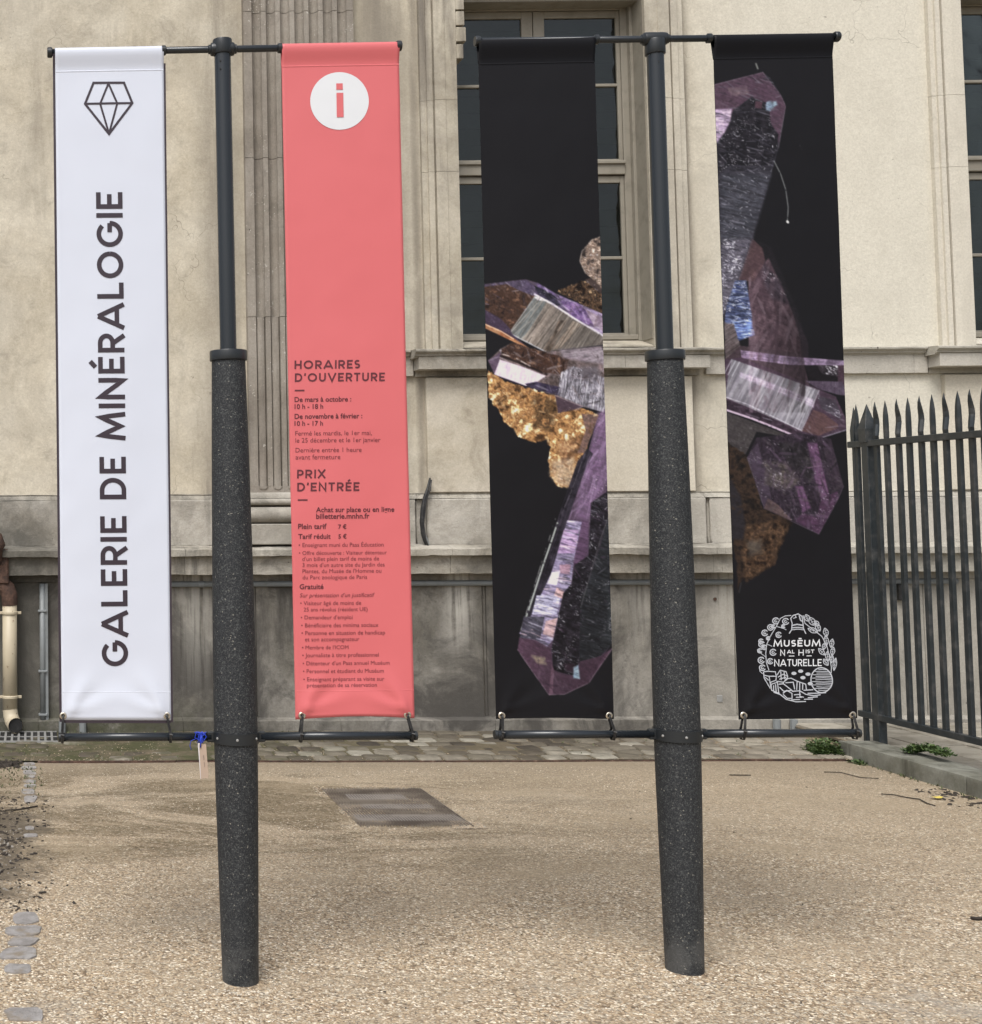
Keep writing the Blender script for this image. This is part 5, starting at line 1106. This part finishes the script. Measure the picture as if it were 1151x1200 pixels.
pt.line(Cz([(265, 98), (345, 200), (367, 250), (335, 440)]), .7, (150, 135, 155), .6, .3); pt.line(Cz([(40, 155), (265, 97)]), .7, (150, 125, 150), .6, .3)
pt.line(Cz([(315, 500), (345, 560), (368, 630), (379, 710), (376, 772)]), 1.2, (130, 138, 140), .85, .35); pt.line(Cz([(375, 774), (378, 777)]), 2.6, (215, 218, 220)); pt.line(Cz([(234, 58), (242, 80)]), 1.8, (150, 155, 150), .8, .3); pt.line(Cz([(432, 428), (452, 468)]), .9, (75, 78, 82), .7, .2)
pt.facet(Cz([(140, 1040), (190, 1040), (215, 1200), (218, 1240), (92, 1240), (100, 1160)]), (84, 100, 150), (44, 54, 96), ang=6, streak=.7, sl=9, sw=1.5, spk=.8, sthr=.55)
pt.facet(Dz([(65, 62), (138, 50), (155, 115), (85, 140)]), (110, 140, 205), (60, 80, 150), ang=2, streak=.7, sl=9, sw=1.3, spk=.9, sthr=.5)
pt.facet(Dz([(30, 60), (70, 70), (95, 160), (35, 215)]), (112, 100, 104), (76, 62, 66), ang=-35, streak=.5, sl=20, sw=1.2)
# horizontal crystals
pt.facet(Dz([(355, 235), (535, 230), (540, 365), (380, 330)]), (30, 26, 32)); pt.facet(Dz([(430, 232), (540, 232), (545, 365), (500, 362), (500, 290), (470, 270), (430, 260)]), (86, 58, 78), (66, 44, 60), spk=.3)
pt.facet(Dz([(410, 235), (500, 240), (500, 285), (430, 275)]), (40, 34, 42), (70, 60, 72), spk=1, sthr=.5); pt.facet(Dz([(360, 305), (520, 308), (540, 365), (500, 362), (420, 340)]), (100, 84, 112), (70, 54, 76), spk=.5, ang=90)
pt.facet(Dz([(95, 178), (300, 205), (535, 222), (535, 240), (300, 240), (100, 212)]), (112, 88, 124), (146, 124, 160), ang=4, streak=.35, sl=40, sw=1.2, spk=.3)
pt.facet(Dz([(30, 215), (100, 208), (420, 340), (490, 370), (535, 468), (542, 505), (400, 550), (340, 546), (30, 415)]), (88, 64, 88), (66, 46, 66), mott=.35, spk=.2)
pt.facet(Dz([(60, 215), (420, 345), (347, 512), (30, 372)]), (150, 147, 160), (116, 112, 126), ang=-64, streak=.30, sl=60, sw=4.5, mott=.18)
pt.facet(Dz([(95, 270), (160, 290), (400, 385), (395, 415), (150, 312), (95, 290)]), (196, 180, 210), (165, 150, 180), ang=22, streak=.2, mott=.2, soft=1.2)
for x0 in (60, 75, 92): pt.line(Dz([(x0, 218+(x0-60)*.3), (x0-30, 275+(x0-60)*.3)]), 1.0, (190, 190, 205), .8)
for t in (.78, .84, .88, .95): pt.line(Dz([(60+360*t, 215+130*t), (30+317*t, 372+140*t)]), .9, (190, 188, 205) if t != .84 else (100, 95, 110), .7)
pt.line(Dz([(35, 372), (120, 400), (347, 512)]), 1.0, (205, 200, 220), .8); pt.facet(Dz([(30, 382), (120, 410), (340, 520), (345, 546), (200, 480), (30, 415)]), (44, 32, 46), (70, 50, 70))
pt.line(Dz([(35, 424), (140, 460), (348, 545)]), 2.3, (205, 178, 208), .95, .4); pt.facet(Dz([(395, 425), (440, 440), (500, 485), (500, 500), (420, 532), (345, 512)]), (112, 76, 78), (90, 60, 66)); pt.facet(Dz([(410, 365), (490, 385), (520, 470), (430, 420)]), (86, 78, 96), (60, 50, 66), spk=.9, sthr=.54)
pt.line(Dz([(345, 545), (400, 549), (540, 506)]), 1.1, (165, 160, 185), .8, .3); pt.line(Dz([(420, 345), (347, 512)]), .8, (200, 195, 210), .6)
# dim lower rock and crystal
pt.facet(Dz([(30, 430), (330, 546), (160, 515), (110, 620), (60, 570), (30, 560)]), (80, 74, 76), (56, 50, 54), mott=.4, spk=.2)
pt.facet(Dz([(45, 560), (130, 620), (185, 830), (308, 890), (255, 1000), (240, 1060), (120, 1140), (98, 1120), (90, 1180), (60, 900), (50, 700)]), (46, 34, 30), pal=[(30, 25, 26), (48, 36, 30), (66, 46, 34), (40, 30, 28)], jag=6, mott=.5)
pt.facet(Dz([(120, 900), (250, 880), (290, 900), (250, 1000), (235, 1055), (120, 1135), (100, 1050)]), (72, 48, 32), pal=[(45, 32, 26), (78, 52, 34), (100, 70, 46), (60, 42, 32)], jag=6, soft=2, mott=.6, spk=.25, spc=(150, 135, 110))
pt.facet(Dz([(120, 970), (180, 960), (185, 1010), (130, 1030)]), (110, 95, 80), (70, 60, 55), jag=6, soft=2.5); pt.facet(Dz([(50, 700), (95, 780), (115, 900), (105, 960), (60, 960)]), (50, 45, 52), (38, 34, 40), soft=1.5)
pt.facet(Dz([(122, 622), (160, 540), (340, 520), (470, 545), (522, 740), (500, 790), (418, 938), (305, 885), (190, 832)]), (58, 44, 62), (40, 32, 44), mott=.5, spk=.35, ang=60)
pt.facet(Dz([(122, 622), (165, 560), (200, 700), (230, 840), (190, 832)]), (82, 66, 90), (60, 46, 66), spk=.4); pt.facet(Dz([(370, 560), (412, 562), (465, 790), (430, 800), (395, 690)]), (122, 76, 124), (92, 56, 96), mott=.4, soft=1, spk=.25)
pt.facet(Dz([(470, 545), (522, 740), (500, 790), (455, 700), (430, 600)]), (64, 50, 68), (50, 38, 52), spk=.4); pt.facet(Dz([(430, 790), (500, 760), (500, 790), (418, 938), (320, 885), (350, 850), (410, 870)]), (92, 54, 92), (62, 38, 64), spk=.6, sthr=.57)
pt.facet(Dz([(190, 640), (280, 640), (340, 720), (270, 770), (200, 730)]), (104, 92, 86), (66, 56, 66), jag=8, soft=2.5, spk=.7, sthr=.55, mott=.6); pt.facet(Dz([(320, 740), (350, 740), (385, 830), (350, 850)]), (108, 66, 112), soft=1.2)
pt.facet(Dz([(240, 560), (360, 560), (400, 690), (380, 720), (300, 660)]), (34, 30, 36), (50, 44, 52), soft=2, spk=.3); pt.facet(Dz([(190, 832), (305, 885), (300, 875), (250, 820), (205, 790)]), (110, 86, 84), (80, 60, 66))
pt.line(Dz([(370, 665), (430, 655)]), 1, (150, 105, 150), .8); pt.line(Dz([(522, 740), (500, 790), (418, 938), (305, 885)]), .7, (130, 105, 135), .6, .3); pt.line(Dz([(122, 622), (190, 832)]), .7, (120, 110, 130), .6, .3)
pt.line(Dz([(90, 1180), (98, 1140)]), 1.0, (80, 78, 85), .6)
tower = Cz([(30, 155), (265, 97), (300, 125), (345, 200), (368, 250), (335, 440), (302, 560), (215, 850), (165, 1010), (110, 1140), (70, 1240), (30, 1100)])
pt.shards(tower, 14, 620, (3, 22), (.4, 1.8), [(110, 108, 128), (24, 23, 32), (70, 68, 86), (150, 148, 170), (40, 36, 50)], (.15, .55), 21, 16)
pt.shards(Cz([(60, 330), (330, 380), (300, 560), (215, 850), (110, 1140), (70, 1240), (60, 600)]), 12, 200, (1.5, 6), (.5, 1.2), [(215, 216, 230), (170, 170, 190)], (.35, .95), 22, 45)
pt.shards(Cz([(75, 840), (215, 850), (165, 1010), (110, 1140), (70, 1240)]), 12, 210, (1.5, 8), (.5, 1.4), [(225, 225, 240), (50, 48, 64)], (.35, .9), 23, 35)
body = Cz([(200, 1030), (290, 940), (335, 1040), (400, 1190), (440, 1330), (455, 1440), (455, 1640), (200, 1640)])
pt.shards(body, -80, 170, (8, 50), (1, 7), [(110, 84, 98), (52, 36, 48), (86, 62, 78), (130, 108, 124)], (.12, .35), 24, 18); pt.shade(body, (885, 400), (945, 400), 1.2, .62)
pt.shards(Cz([(140, 1040), (190, 1040), (215, 1200), (218, 1240), (92, 1240), (100, 1160)])+[], 5, 80, (3, 12), (.5, 1.6), [(190, 205, 235), (30, 36, 70), (110, 130, 185)], (.3, .8), 25, 8)
pt.shards(Dz([(65, 62), (138, 50), (155, 115), (85, 140)]), 4, 60, (3, 14), (.5, 1.5), [(225, 235, 250), (50, 66, 130), (140, 165, 220)], (.3, .85), 26, 6)
pt.shards(Dz([(60, 215), (420, 345), (347, 512), (30, 372)]), -64, 110, (12, 60), (.5, 5), [(205, 204, 216), (110, 106, 120), (170, 168, 182), (92, 86, 100)], (.12, .42), 27, 3)
tip = Dz([(30, 415), (35, 380), (345, 512), (420, 345), (490, 370), (535, 468), (542, 505), (400, 550), (340, 546)])
pt.shards(tip, 26, 130, (4, 22), (.5, 3), [(125, 100, 125), (52, 36, 52), (160, 150, 175), (80, 58, 78)], (.15, .5), 28, 30)
low = Dz([(122, 622), (160, 540), (340, 520), (470, 545), (522, 740), (500, 790), (418, 938), (305, 885), (190, 832)])
pt.shards(low, 70, 420, (3, 26), (.5, 4), [(96, 74, 104), (34, 28, 38), (120, 90, 128), (24, 22, 28), (70, 54, 76), (88, 80, 84)], (.12, .45), 29, 45)
pt.shards(low, 30, 120, (1.2, 5), (.4, 1.1), [(205, 195, 215), (170, 160, 175)], (.3, .85), 30, 60)
pt.shards(Dz([(45, 560), (130, 620), (185, 830), (308, 890), (255, 1000), (240, 1060), (120, 1140), (98, 1120), (60, 900), (50, 700)]), 60, 120, (3, 14), (1, 5), [(80, 56, 38), (30, 24, 22), (58, 42, 32)], (.12, .45), 31, 60)
pt.build(GAIN)
# round museum emblem in line art
Ez = lambda l: [(870+x/8.57, 700+y/8.57) for x, y in l]
def S_(l, w): return stroke(Ez(l), w*.8/8.57, maxseg=3)
em = []; rr = random.Random(3)
def blob(cx_, cy_, r, w=11): em.append(stroke(Ez(arc(cx_, cy_, r, r*.95, 20, 330, 9)), w/8.57, maxseg=9)); em.append(stroke(Ez(arc(cx_, cy_, r*.42, r*.4, 0, 300, 5)), w*.8/8.57, maxseg=9))
def leaf(cx_, cy_, L, wd, a, lines=3):
    a = math.radians(a); c, s_ = math.cos(a), math.sin(a); pt_ = lambda t, q: (cx_+c*t*L-s_*q*wd, cy_+s_*t*L+c*q*wd)
    up_ = [pt_(-.5+i/6, .5*math.sin(math.pi*i/6)) for i in range(7)]; dn = [pt_(-.5+i/6, -.5*math.sin(math.pi*i/6)) for i in range(7)]
    em.append(S_(up_, 9)); em.append(S_(dn, 9)); em.append(S_([pt_(-.5, 0), pt_(.5, 0)], 7))
    for k in range(1, lines+1): t = -.5+k/(lines+1); em.append(S_([pt_(t, 0), pt_(t+.12, .34)], 5)); em.append(S_([pt_(t, 0), pt_(t+.12, -.34)], 5))
for x, y, r in ((325, 235, 32), (425, 240, 32), (272, 300, 30), (215, 355, 30), (355, 375, 28), (185, 470, 30), (178, 440, 24), (210, 500, 24), (300, 550, 32), (180, 630, 32), (270, 640, 28), (190, 705, 30), (300, 290, 18), (400, 290, 18), (165, 535, 22), (250, 410, 18)): blob(x, y, r)
em.append(S_([(480, 180), (420, 185), (370, 210), (330, 290), (270, 390), (235, 470), (225, 560), (230, 650), (255, 730)], 10)); em.append(S_([(330, 290), (400, 310), (430, 325)], 8)); em.append(S_([(240, 470), (290, 490)], 8)); em.append(S_([(228, 600), (150, 540), (140, 520)], 8)); em.append(S_([(160, 690), (165, 740), (190, 765)], 9))
for x, y, L_, w_, a in ((640, 205, 75, 55, 70), (690, 240, 95, 60, 60), (700, 330, 110, 50, 20), (750, 300, 90, 50, 60), (830, 350, 90, 50, 75), (835, 430, 95, 45, 80), (890, 460, 90, 45, 100), (900, 540, 90, 42, 100), (790, 545, 95, 45, 45), (850, 590, 100, 45, 85), (815, 490, 70, 40, 100), (920, 670, 130, 36, 100), (830, 650, 80, 45, 55), (890, 620, 80, 40, 100), (740, 260, 70, 40, 50)): leaf(x, y, L_, w_, a)
em.append(S_([(600, 180), (620, 260), (700, 320), (790, 390), (840, 480), (870, 600), (885, 700), (880, 760)], 10))
em.append(S_([(460, 362), (485, 325), (490, 260), (475, 210), (500, 180), (550, 165), (590, 190), (600, 260), (605, 310), (630, 365)], 13)); em.append(S_([(490, 280), (540, 270), (600, 280)], 16)); em.append(S_([(490, 305), (550, 300), (605, 308)], 14)); em.append(S_([(490, 325), (550, 318), (605, 325)], 10)); em.append(S_([(500, 210), (530, 200), (520, 180)], 10)); em.append(S_([(560, 180), (575, 230), (595, 240)], 14))
# rocks, shell ball and bank
for l in ([(200, 745), (240, 740), (320, 745), (330, 790), (325, 830), (270, 850), (265, 910), (205, 810), (200, 745)], [(205, 780), (255, 790), (330, 790)], [(255, 790), (265, 860)], [(215, 800), (250, 830)], [(335, 780), (370, 730), (430, 745), (445, 790), (440, 820), (400, 850), (330, 840)], [(345, 800), (400, 770), (445, 790)], [(360, 820), (430, 800)], [(375, 740), (380, 830)], [(410, 745), (415, 820)], [(390, 870), (430, 815), (480, 810), (540, 840), (625, 870), (630, 930)], [(420, 855), (500, 850), (510, 920)], [(540, 840), (530, 925)], [(565, 855), (560, 930)], [(595, 865), (590, 925)], [(275, 870), (340, 850), (350, 960), (280, 930), (275, 870)], [(300, 880), (300, 935)], [(320, 870), (325, 945)], [(350, 870), (400, 865), (480, 930), (400, 940), (360, 900)], [(390, 960), (430, 930), (480, 960), (480, 1010), (430, 1010), (390, 970)], [(300, 950), (360, 970), (420, 1020), (520, 1045), (620, 1042)], [(480, 940), (560, 935), (620, 970), (700, 985), (770, 975)], [(500, 975), (570, 970)], [(520, 1000), (580, 1000)], [(640, 960), (720, 960), (830, 955)], [(600, 930), (700, 925)], [(640, 1005), (740, 995)], [(470, 1025), (560, 1022)], [(600, 1020), (690, 1018)], [(560, 940), (560, 990), (600, 1000)]): em.append(S_(l, 12))
em.append(stroke(Ez(arc(785, 830, 105, 125, 0, 360, 30)), 1.3, maxseg=4))
for i in range(13):
    y = 725+i*17; hw = 100*math.sqrt(max(0, 1-((y-830)/122)**2)); x0 = 785-hw*(.95 if i % 2 else .6); em.append(S_([(x0, y), (785+hw*.2, y+rr.uniform(-5, 5)), (785+hw*.98, y)], 8))
for x, y in ((510, 762), (578, 740), (652, 770), (600, 805), (672, 865)): em.append(disc(*Ez([(x, y)])[0], 3.1, 2.0, n=10, rings=1))
emit(b2, em, 'emblem', M['inkgrey'])
mus = heading('MUSĒUM', 7.7, 55.5, (905.2, 757.7), (1, -.006), (.01, -1), sw=.2, gap=.16)
emit(b2, mus, 'lettering', M['inkwhite'], .0022)
em2 = heading('N', 7.2, 5.6, (913.3, 768.3), (1, -.006), (.01, -1), sw=.15)+heading('AL', 4.2, 9, (921.3, 765.6), (1, -.006), (.01, -1), sw=.2)+[stroke([(923.5, 768.6), (930, 768.6)], .9)]
em2 += heading('H', 7.2, 6.4, (934.8, 768.2), (1, -.006), (.01, -1), sw=.15)+heading('IST', 4.2, 10.2, (943.3, 765.3), (1, -.006), (.01, -1), sw=.2)+[stroke([(944.5, 768.5), (950.5, 768.4)], .9)]
em2 += heading('NATURELLE', 8.2, 56, (906, 780.6), (1, -.004), (.01, -1), sw=.14, gap=.13)
emit(b2, em2, 'lettering', M['inkwhite'], .0022)
eyelet(b2, 870.5, 838, 860, -1); eyelet(b2, 998, 837.5, 859.5, 3)

# ---- paper tag on a blue string, tied to the left lower bar
tg = empty('paper_tag', P(238, 885, YL-.02)[:], 'brown paper tag hanging by blue string from the left lower bar', 'tag')
y0 = YL-.022
mb = MB(); Q = [P(233.5, 872, y0), P(241.5, 872, y0), P(244.5, 911.5, y0+.004), P(235.5, 912.5, y0+.002)]
mb.add([q for q in Q]+[q+Vector((0, .0012, 0)) for q in Q], [(0, 1, 2, 3), (7, 6, 5, 4), (0, 4, 5, 1), (1, 5, 6, 2), (2, 6, 7, 3), (3, 7, 4, 0)]).build('paper', paint_mat('kraft_paper', (.42, .32, .25), .8, 0, .2), tg)
mb = MB(); Q = [P(231.8, 871, y0+.003), P(234.2, 871, y0+.0025), P(236, 912.3, y0+.0045), P(235, 912.8, y0+.005)]
mb.add([q for q in Q], [(0, 1, 2, 3)]).build('paper_back', paint_mat('pale_paper', (.62, .60, .62), .8), tg)
for x_, y_ in ((238.5, 885), (239.3, 893)): MB().tube([P(x_, y_, y0-.0012), P(x_+.6, y_+6, y0-.0004)], .0006, 4).build('tag_mark', M['ink'], tg)
bl = paint_mat('blue_string', (.012, .045, .45), .5)
r2_ = random.Random(5)
for k in range(3):
    pts = [P(233+k*2.2+r2_.uniform(-2, 2)+4*math.sin(t*1.7+k*2), 864+6.5*math.cos(t*1.3+k), YL-.021+.004*math.cos(t*2.3)) for t in range(9)]
    MB().tube(pts, .0021, 6).build('string_loop', bl, tg, smooth=True)
MB().tube([P(228, 858.5, YL-.019), P(233, 858, YL-.022), P(241, 861, YL-.022)], .0018, 6).build('string_end', bl, tg, smooth=True)
MB().tube([P(224.5, 879, YL-.012), P(222.5, 874, YL-.016), P(224, 868, YL-.018), P(229, 866, YL-.020)], .0011, 6).build('string_end', bl, tg, smooth=True)
MB().tube([P(236, 862, YL-.024), P(235.5, 868, YL-.026), P(234.8, 876, YL-.025)], .0024, 6).build('string_knot', bl, tg, smooth=True)

# ================================================================== WEEDS, LITTER
for (px, py), Y_, nm in (((282, 1152), YL, 'left'), ((802.5, 1137), YR, 'right')):
    c = P(px, py, Y_); n = 48; mb = MB(); vs = []
    for r_, h in ((.050, .006), (.066, .0065), (.085, .0035), (.115, .0008), (.15, -.003)):
        for k in range(n):
            a = k*2*math.pi/n; q = 1+(.35 if r_ > .07 else 0)*mnoise.noise(Vector((math.cos(a)*1.6+px, math.sin(a)*1.6, r_*3))); vs.append((c.x+r_*q*math.cos(a), c.y+r_*q*math.sin(a), h+.0015*mnoise.noise(Vector((math.cos(a)*5, math.sin(a)*5, r_*40)))))
    mb.add(vs, [(i*n+k, i*n+(k+1) % n, (i+1)*n+(k+1) % n, (i+1)*n+k) for i in range(4) for k in range(n)])
    o = mb.build('grit_ring', M['gravel'], None, smooth=True, fix=False); o['kind'] = 'stuff'; tag(o, 'gritty sand banked round the foot of the '+nm+' granite column')
    o = pebbles('foot_gravel', 520, c.x-.16, c.x+.16, c.y-.16, c.y+.16, .002, .0055, PC, M['pebble'], dens=lambda x, y: (np.hypot(x-c.x, y-c.y) > .062) & (np.hypot(x-c.x, y-c.y) < .13), zoff=.002); tag(o, 'small stones lying round the foot of the '+nm+' granite column')
o = pebbles('wall_grit', 5000, -.5, 5.2, YEDGE+.02, YF0, .002, .006, PC[:5]+[(.08, .075, .05)]*3, M['pebble'], zoff=.012); tag(o, 'grit caught between the cobbles below the wall')
wb = MB(); r_ = random.Random(12)
for i in range(420):
    c = r_.choice([(r_.uniform(-.4, 2.2), YF0-.03-abs(r_.gauss(0, .05)), .01), (r_.uniform(-.3, 5.2), YEDGE+r_.uniform(.01, .9), .008), (XK0-.01-abs(r_.gauss(0, .02)), r_.uniform(5.5, 8.2), 0), (r_.uniform(-.25, .06), r_.uniform(7.3, 8.3), 0)])
    for k in range(3):
        an = r_.uniform(0, 6.3); L_ = r_.uniform(.008, .026); p = Vector(c); d = Vector((math.cos(an)*.5, math.sin(an)*.5, r_.uniform(.3, 1))).normalized()*L_; sd_ = Vector((-math.sin(an), math.cos(an), 0))*L_*.14
        wb.add([p-sd_, p+sd_, p+d*.6+sd_*.8, p+d, p+d*.6-sd_*.8], [(0, 1, 2, 3, 4)])
M['blade'] = paint_mat('dull_green', (.07, .085, .03), .7, 0, .3)
o = wb.build('moss_and_grass', M['blade'], None, fix=False); o['kind'] = 'stuff'; tag(o, 'tiny grass blades and moss in the joints along wall and kerb')
def leafmat():
    m = NT('weed_leaf'); oi = m.noise(30, 3); c = m.mix(m.rng(oi, .35, .65), (.030, .062, .018), (.085, .13, .035)); return m.done(c, .55, None)
M['leaf'] = leafmat()
def weed(name, label, pts, n, s, hmax):
    root = empty(name, pts[0], label, 'plant'); mb = MB(); st = MB(); r_ = random.Random(len(label))
    for i in range(n):
        a, b = r_.choice(list(zip(pts, pts[1:]))); t = r_.random(); c = Vector(a).lerp(Vector(b), t); rad = s*r_.random()**.5; an = r_.uniform(0, 6.3)
        h = hmax*(1-(rad/s)**2)*r_.uniform(.15, 1); p = c+Vector((math.cos(an)*rad, math.sin(an)*rad*.8, h))
        d = Vector((math.cos(an+r_.uniform(-1, 1)), math.sin(an+r_.uniform(-1, 1)), r_.uniform(-.3, .9))).normalized(); sd_ = d.cross(Vector((r_.uniform(-.4, .4), r_.uniform(-.4, .4), 1))).normalized(); L_ = r_.uniform(.010, .026); w_ = L_*r_.uniform(.28, .45); up_ = Vector((0, 0, L_*.12))
        mb.add([p, p+d*L_*.35+sd_*w_, p+d*L_*.8+sd_*w_*.7+up_, p+d*L_, p+d*L_*.8-sd_*w_*.7+up_, p+d*L_*.35-sd_*w_], [(0, 1, 2, 3), (0, 3, 4, 5)])
        if i % 7 == 0: st.tube([c+Vector((0, 0, -.01)), c.lerp(p, .5)+Vector((0, 0, .01)), p], .0016, 4)
    f = mb.build('foliage', M['leaf'], root, fix=False); f['kind'] = 'stuff'; st.build('stem', M['leaf'], root)
a = G(972, 890); b_ = G(966, 875)
weed('weed_tuft', 'green weed clump growing at the near end of the stone kerb', [Vector((XK0-.02, 8.47, 0)), Vector((XK0-.07, 8.52, 0)), Vector((XK0-.02, 8.72, 0))], 1300, .085, .11)
weed('weed_tuft', 'low green weed patch under the fence on the kerb paving', [P(1066, 880, 8.05)+Vector((0, 0, -.01)), P(1088, 878, 7.95), P(1110, 886, 7.75)], 800, .045, .038)
weed('weed_tuft', 'tiny green sprig creeping on gravel below the kerb corner', [Vector((XK0-.03, 8.28, 0)), Vector((XK0-.01, 8.22, 0))], 90, .04, .02)
# moss cushions by the wall and bark litter at the left edge
def chips(name, n, area, s0, s1, mat, label, flat=.3):
    mb = MB(); r_ = random.Random(n)
    for i in range(n):
        c = area(r_)
        if c is None: continue
        L_ = r_.uniform(s0, s1); w_ = L_*r_.uniform(.25, .7); a = r_.uniform(0, 6.3); h = L_*flat*r_.uniform(.2, 1); tilt = r_.uniform(-.35, .35)
        vs = []
        for k in range(6):
            an = k*math.pi/3; x_, y_ = math.cos(an)*L_/2*r_.uniform(.7, 1.1), math.sin(an)*w_/2*r_.uniform(.7, 1.1)
            for z_ in (0, 1): vs.append((c[0]+(x_*math.cos(a)-y_*math.sin(a))*(1-.2*z_), c[1]+(x_*math.sin(a)+y_*math.cos(a))*(1-.2*z_), max(-.006, c[2]+z_*h+x_*tilt)))
        mb.add(vs, [(2*k, 2*((k+1) % 6), 2*((k+1) % 6)+1, 2*k+1) for k in range(6)]+[tuple(2*k+1 for k in range(6)), tuple(2*k for k in range(5, -1, -1))])
    o = mb.build(name, mat, None); o['kind'] = 'stuff'; tag(o, label); return o
bark = paint_mat('dark_bark', (.032, .025, .02), .9, 0, .6, (.10, .085, .065), .6, 40); palechip = paint_mat('pale_chip', (.26, .24, .21), .85, 0, .6, (.12, .10, .08), .5, 40)
def ar_left(r_):
    y = r_.uniform(5.25, 7.35); x = -.24+abs(r_.gauss(0, .16)); 
    if x > .30 or (x > .1 and r_.random() < .75): return None
    return (x-(0 if r_.random() < .7 else r_.random()*.9), y, .0)
chips('bark_litter', 700, ar_left, .006, .034, bark, 'dark bark and rotten leaves scattered along the left edge')
chips('stone_chips', 170, lambda r_: (-.24+abs(r_.gauss(0, .10)), r_.uniform(5.5, 6.6), -.002), .008, .028, palechip, 'pale stone chips among the bark at the left edge', .4)
chips('bark_litter', 120, lambda r_: (-.30+r_.random()*.22, 8.24+r_.gauss(0, .06), .005), .015, .06, bark, 'dark leaf scraps beside the floor grate')
chips('leaf_litter', 190, lambda r_: (XK0-.03-abs(r_.gauss(0, .11)), r_.uniform(6.3, 7.5), 0), .010, .05, bark, 'dark leaves and twigs along the foot of the kerb', .15)
chips('leaf_litter', 90, lambda r_: (r_.uniform(.2, 5.1), 4.0+4.2*r_.random()**1.2, .001), .004, .014, bark, 'tiny dark crumbs strewn over the gravel', .3)
def twig(px, w, label):
    ps = [G(x, y, .006)+Vector((0, 0, random.uniform(-.002, .003))) for x, y in px]; o = MB().tube(ps, w, 6).build('twig', bark, None, smooth=True); tag(o, label, 'twig'); return o
twig([(1033, 931), (1048, 932), (1062, 934), (1078, 937), (1086, 941), (1096, 944.5)], .0035, 'long bent twig lying on the gravel in front of the kerb')
twig([(966, 905), (985, 905), (1008, 911), (1030, 913)], .0028, 'thin twig on the gravel just below the weed clump')
twig([(1138, 1075.5), (1145, 1077), (1153, 1076.5), (1162, 1079)], .007, 'thick dark twig at the right edge of the gravel')
twig([(6, 950), (22, 948.5), (44, 944.5)], .004, 'dark straight twig across the left sett edging')
twig([(855, 908), (868, 908.5), (880, 909)], .0035, 'short dark twig right of the right stand by the cobbles')
lf = G(1098, 935, .008); mb = MB(); pr = [(math.cos(i*math.pi/5)*.034*(1 if i % 2 else .8), math.sin(i*math.pi/5)*.022) for i in range(10)]
o = mb.add([(lf.x+x_, lf.y+y_, lf.z+abs(x_)*.25) for x_, y_ in pr]+[(lf.x, lf.y, lf.z-.002)], [(i, (i+1) % 10, 10) for i in range(10)]).build('fallen_leaf', paint_mat('yellow_leaf', (.62, .50, .10), .6), None); tag(o, 'small yellow fallen leaf on the gravel near the kerb', 'leaf')
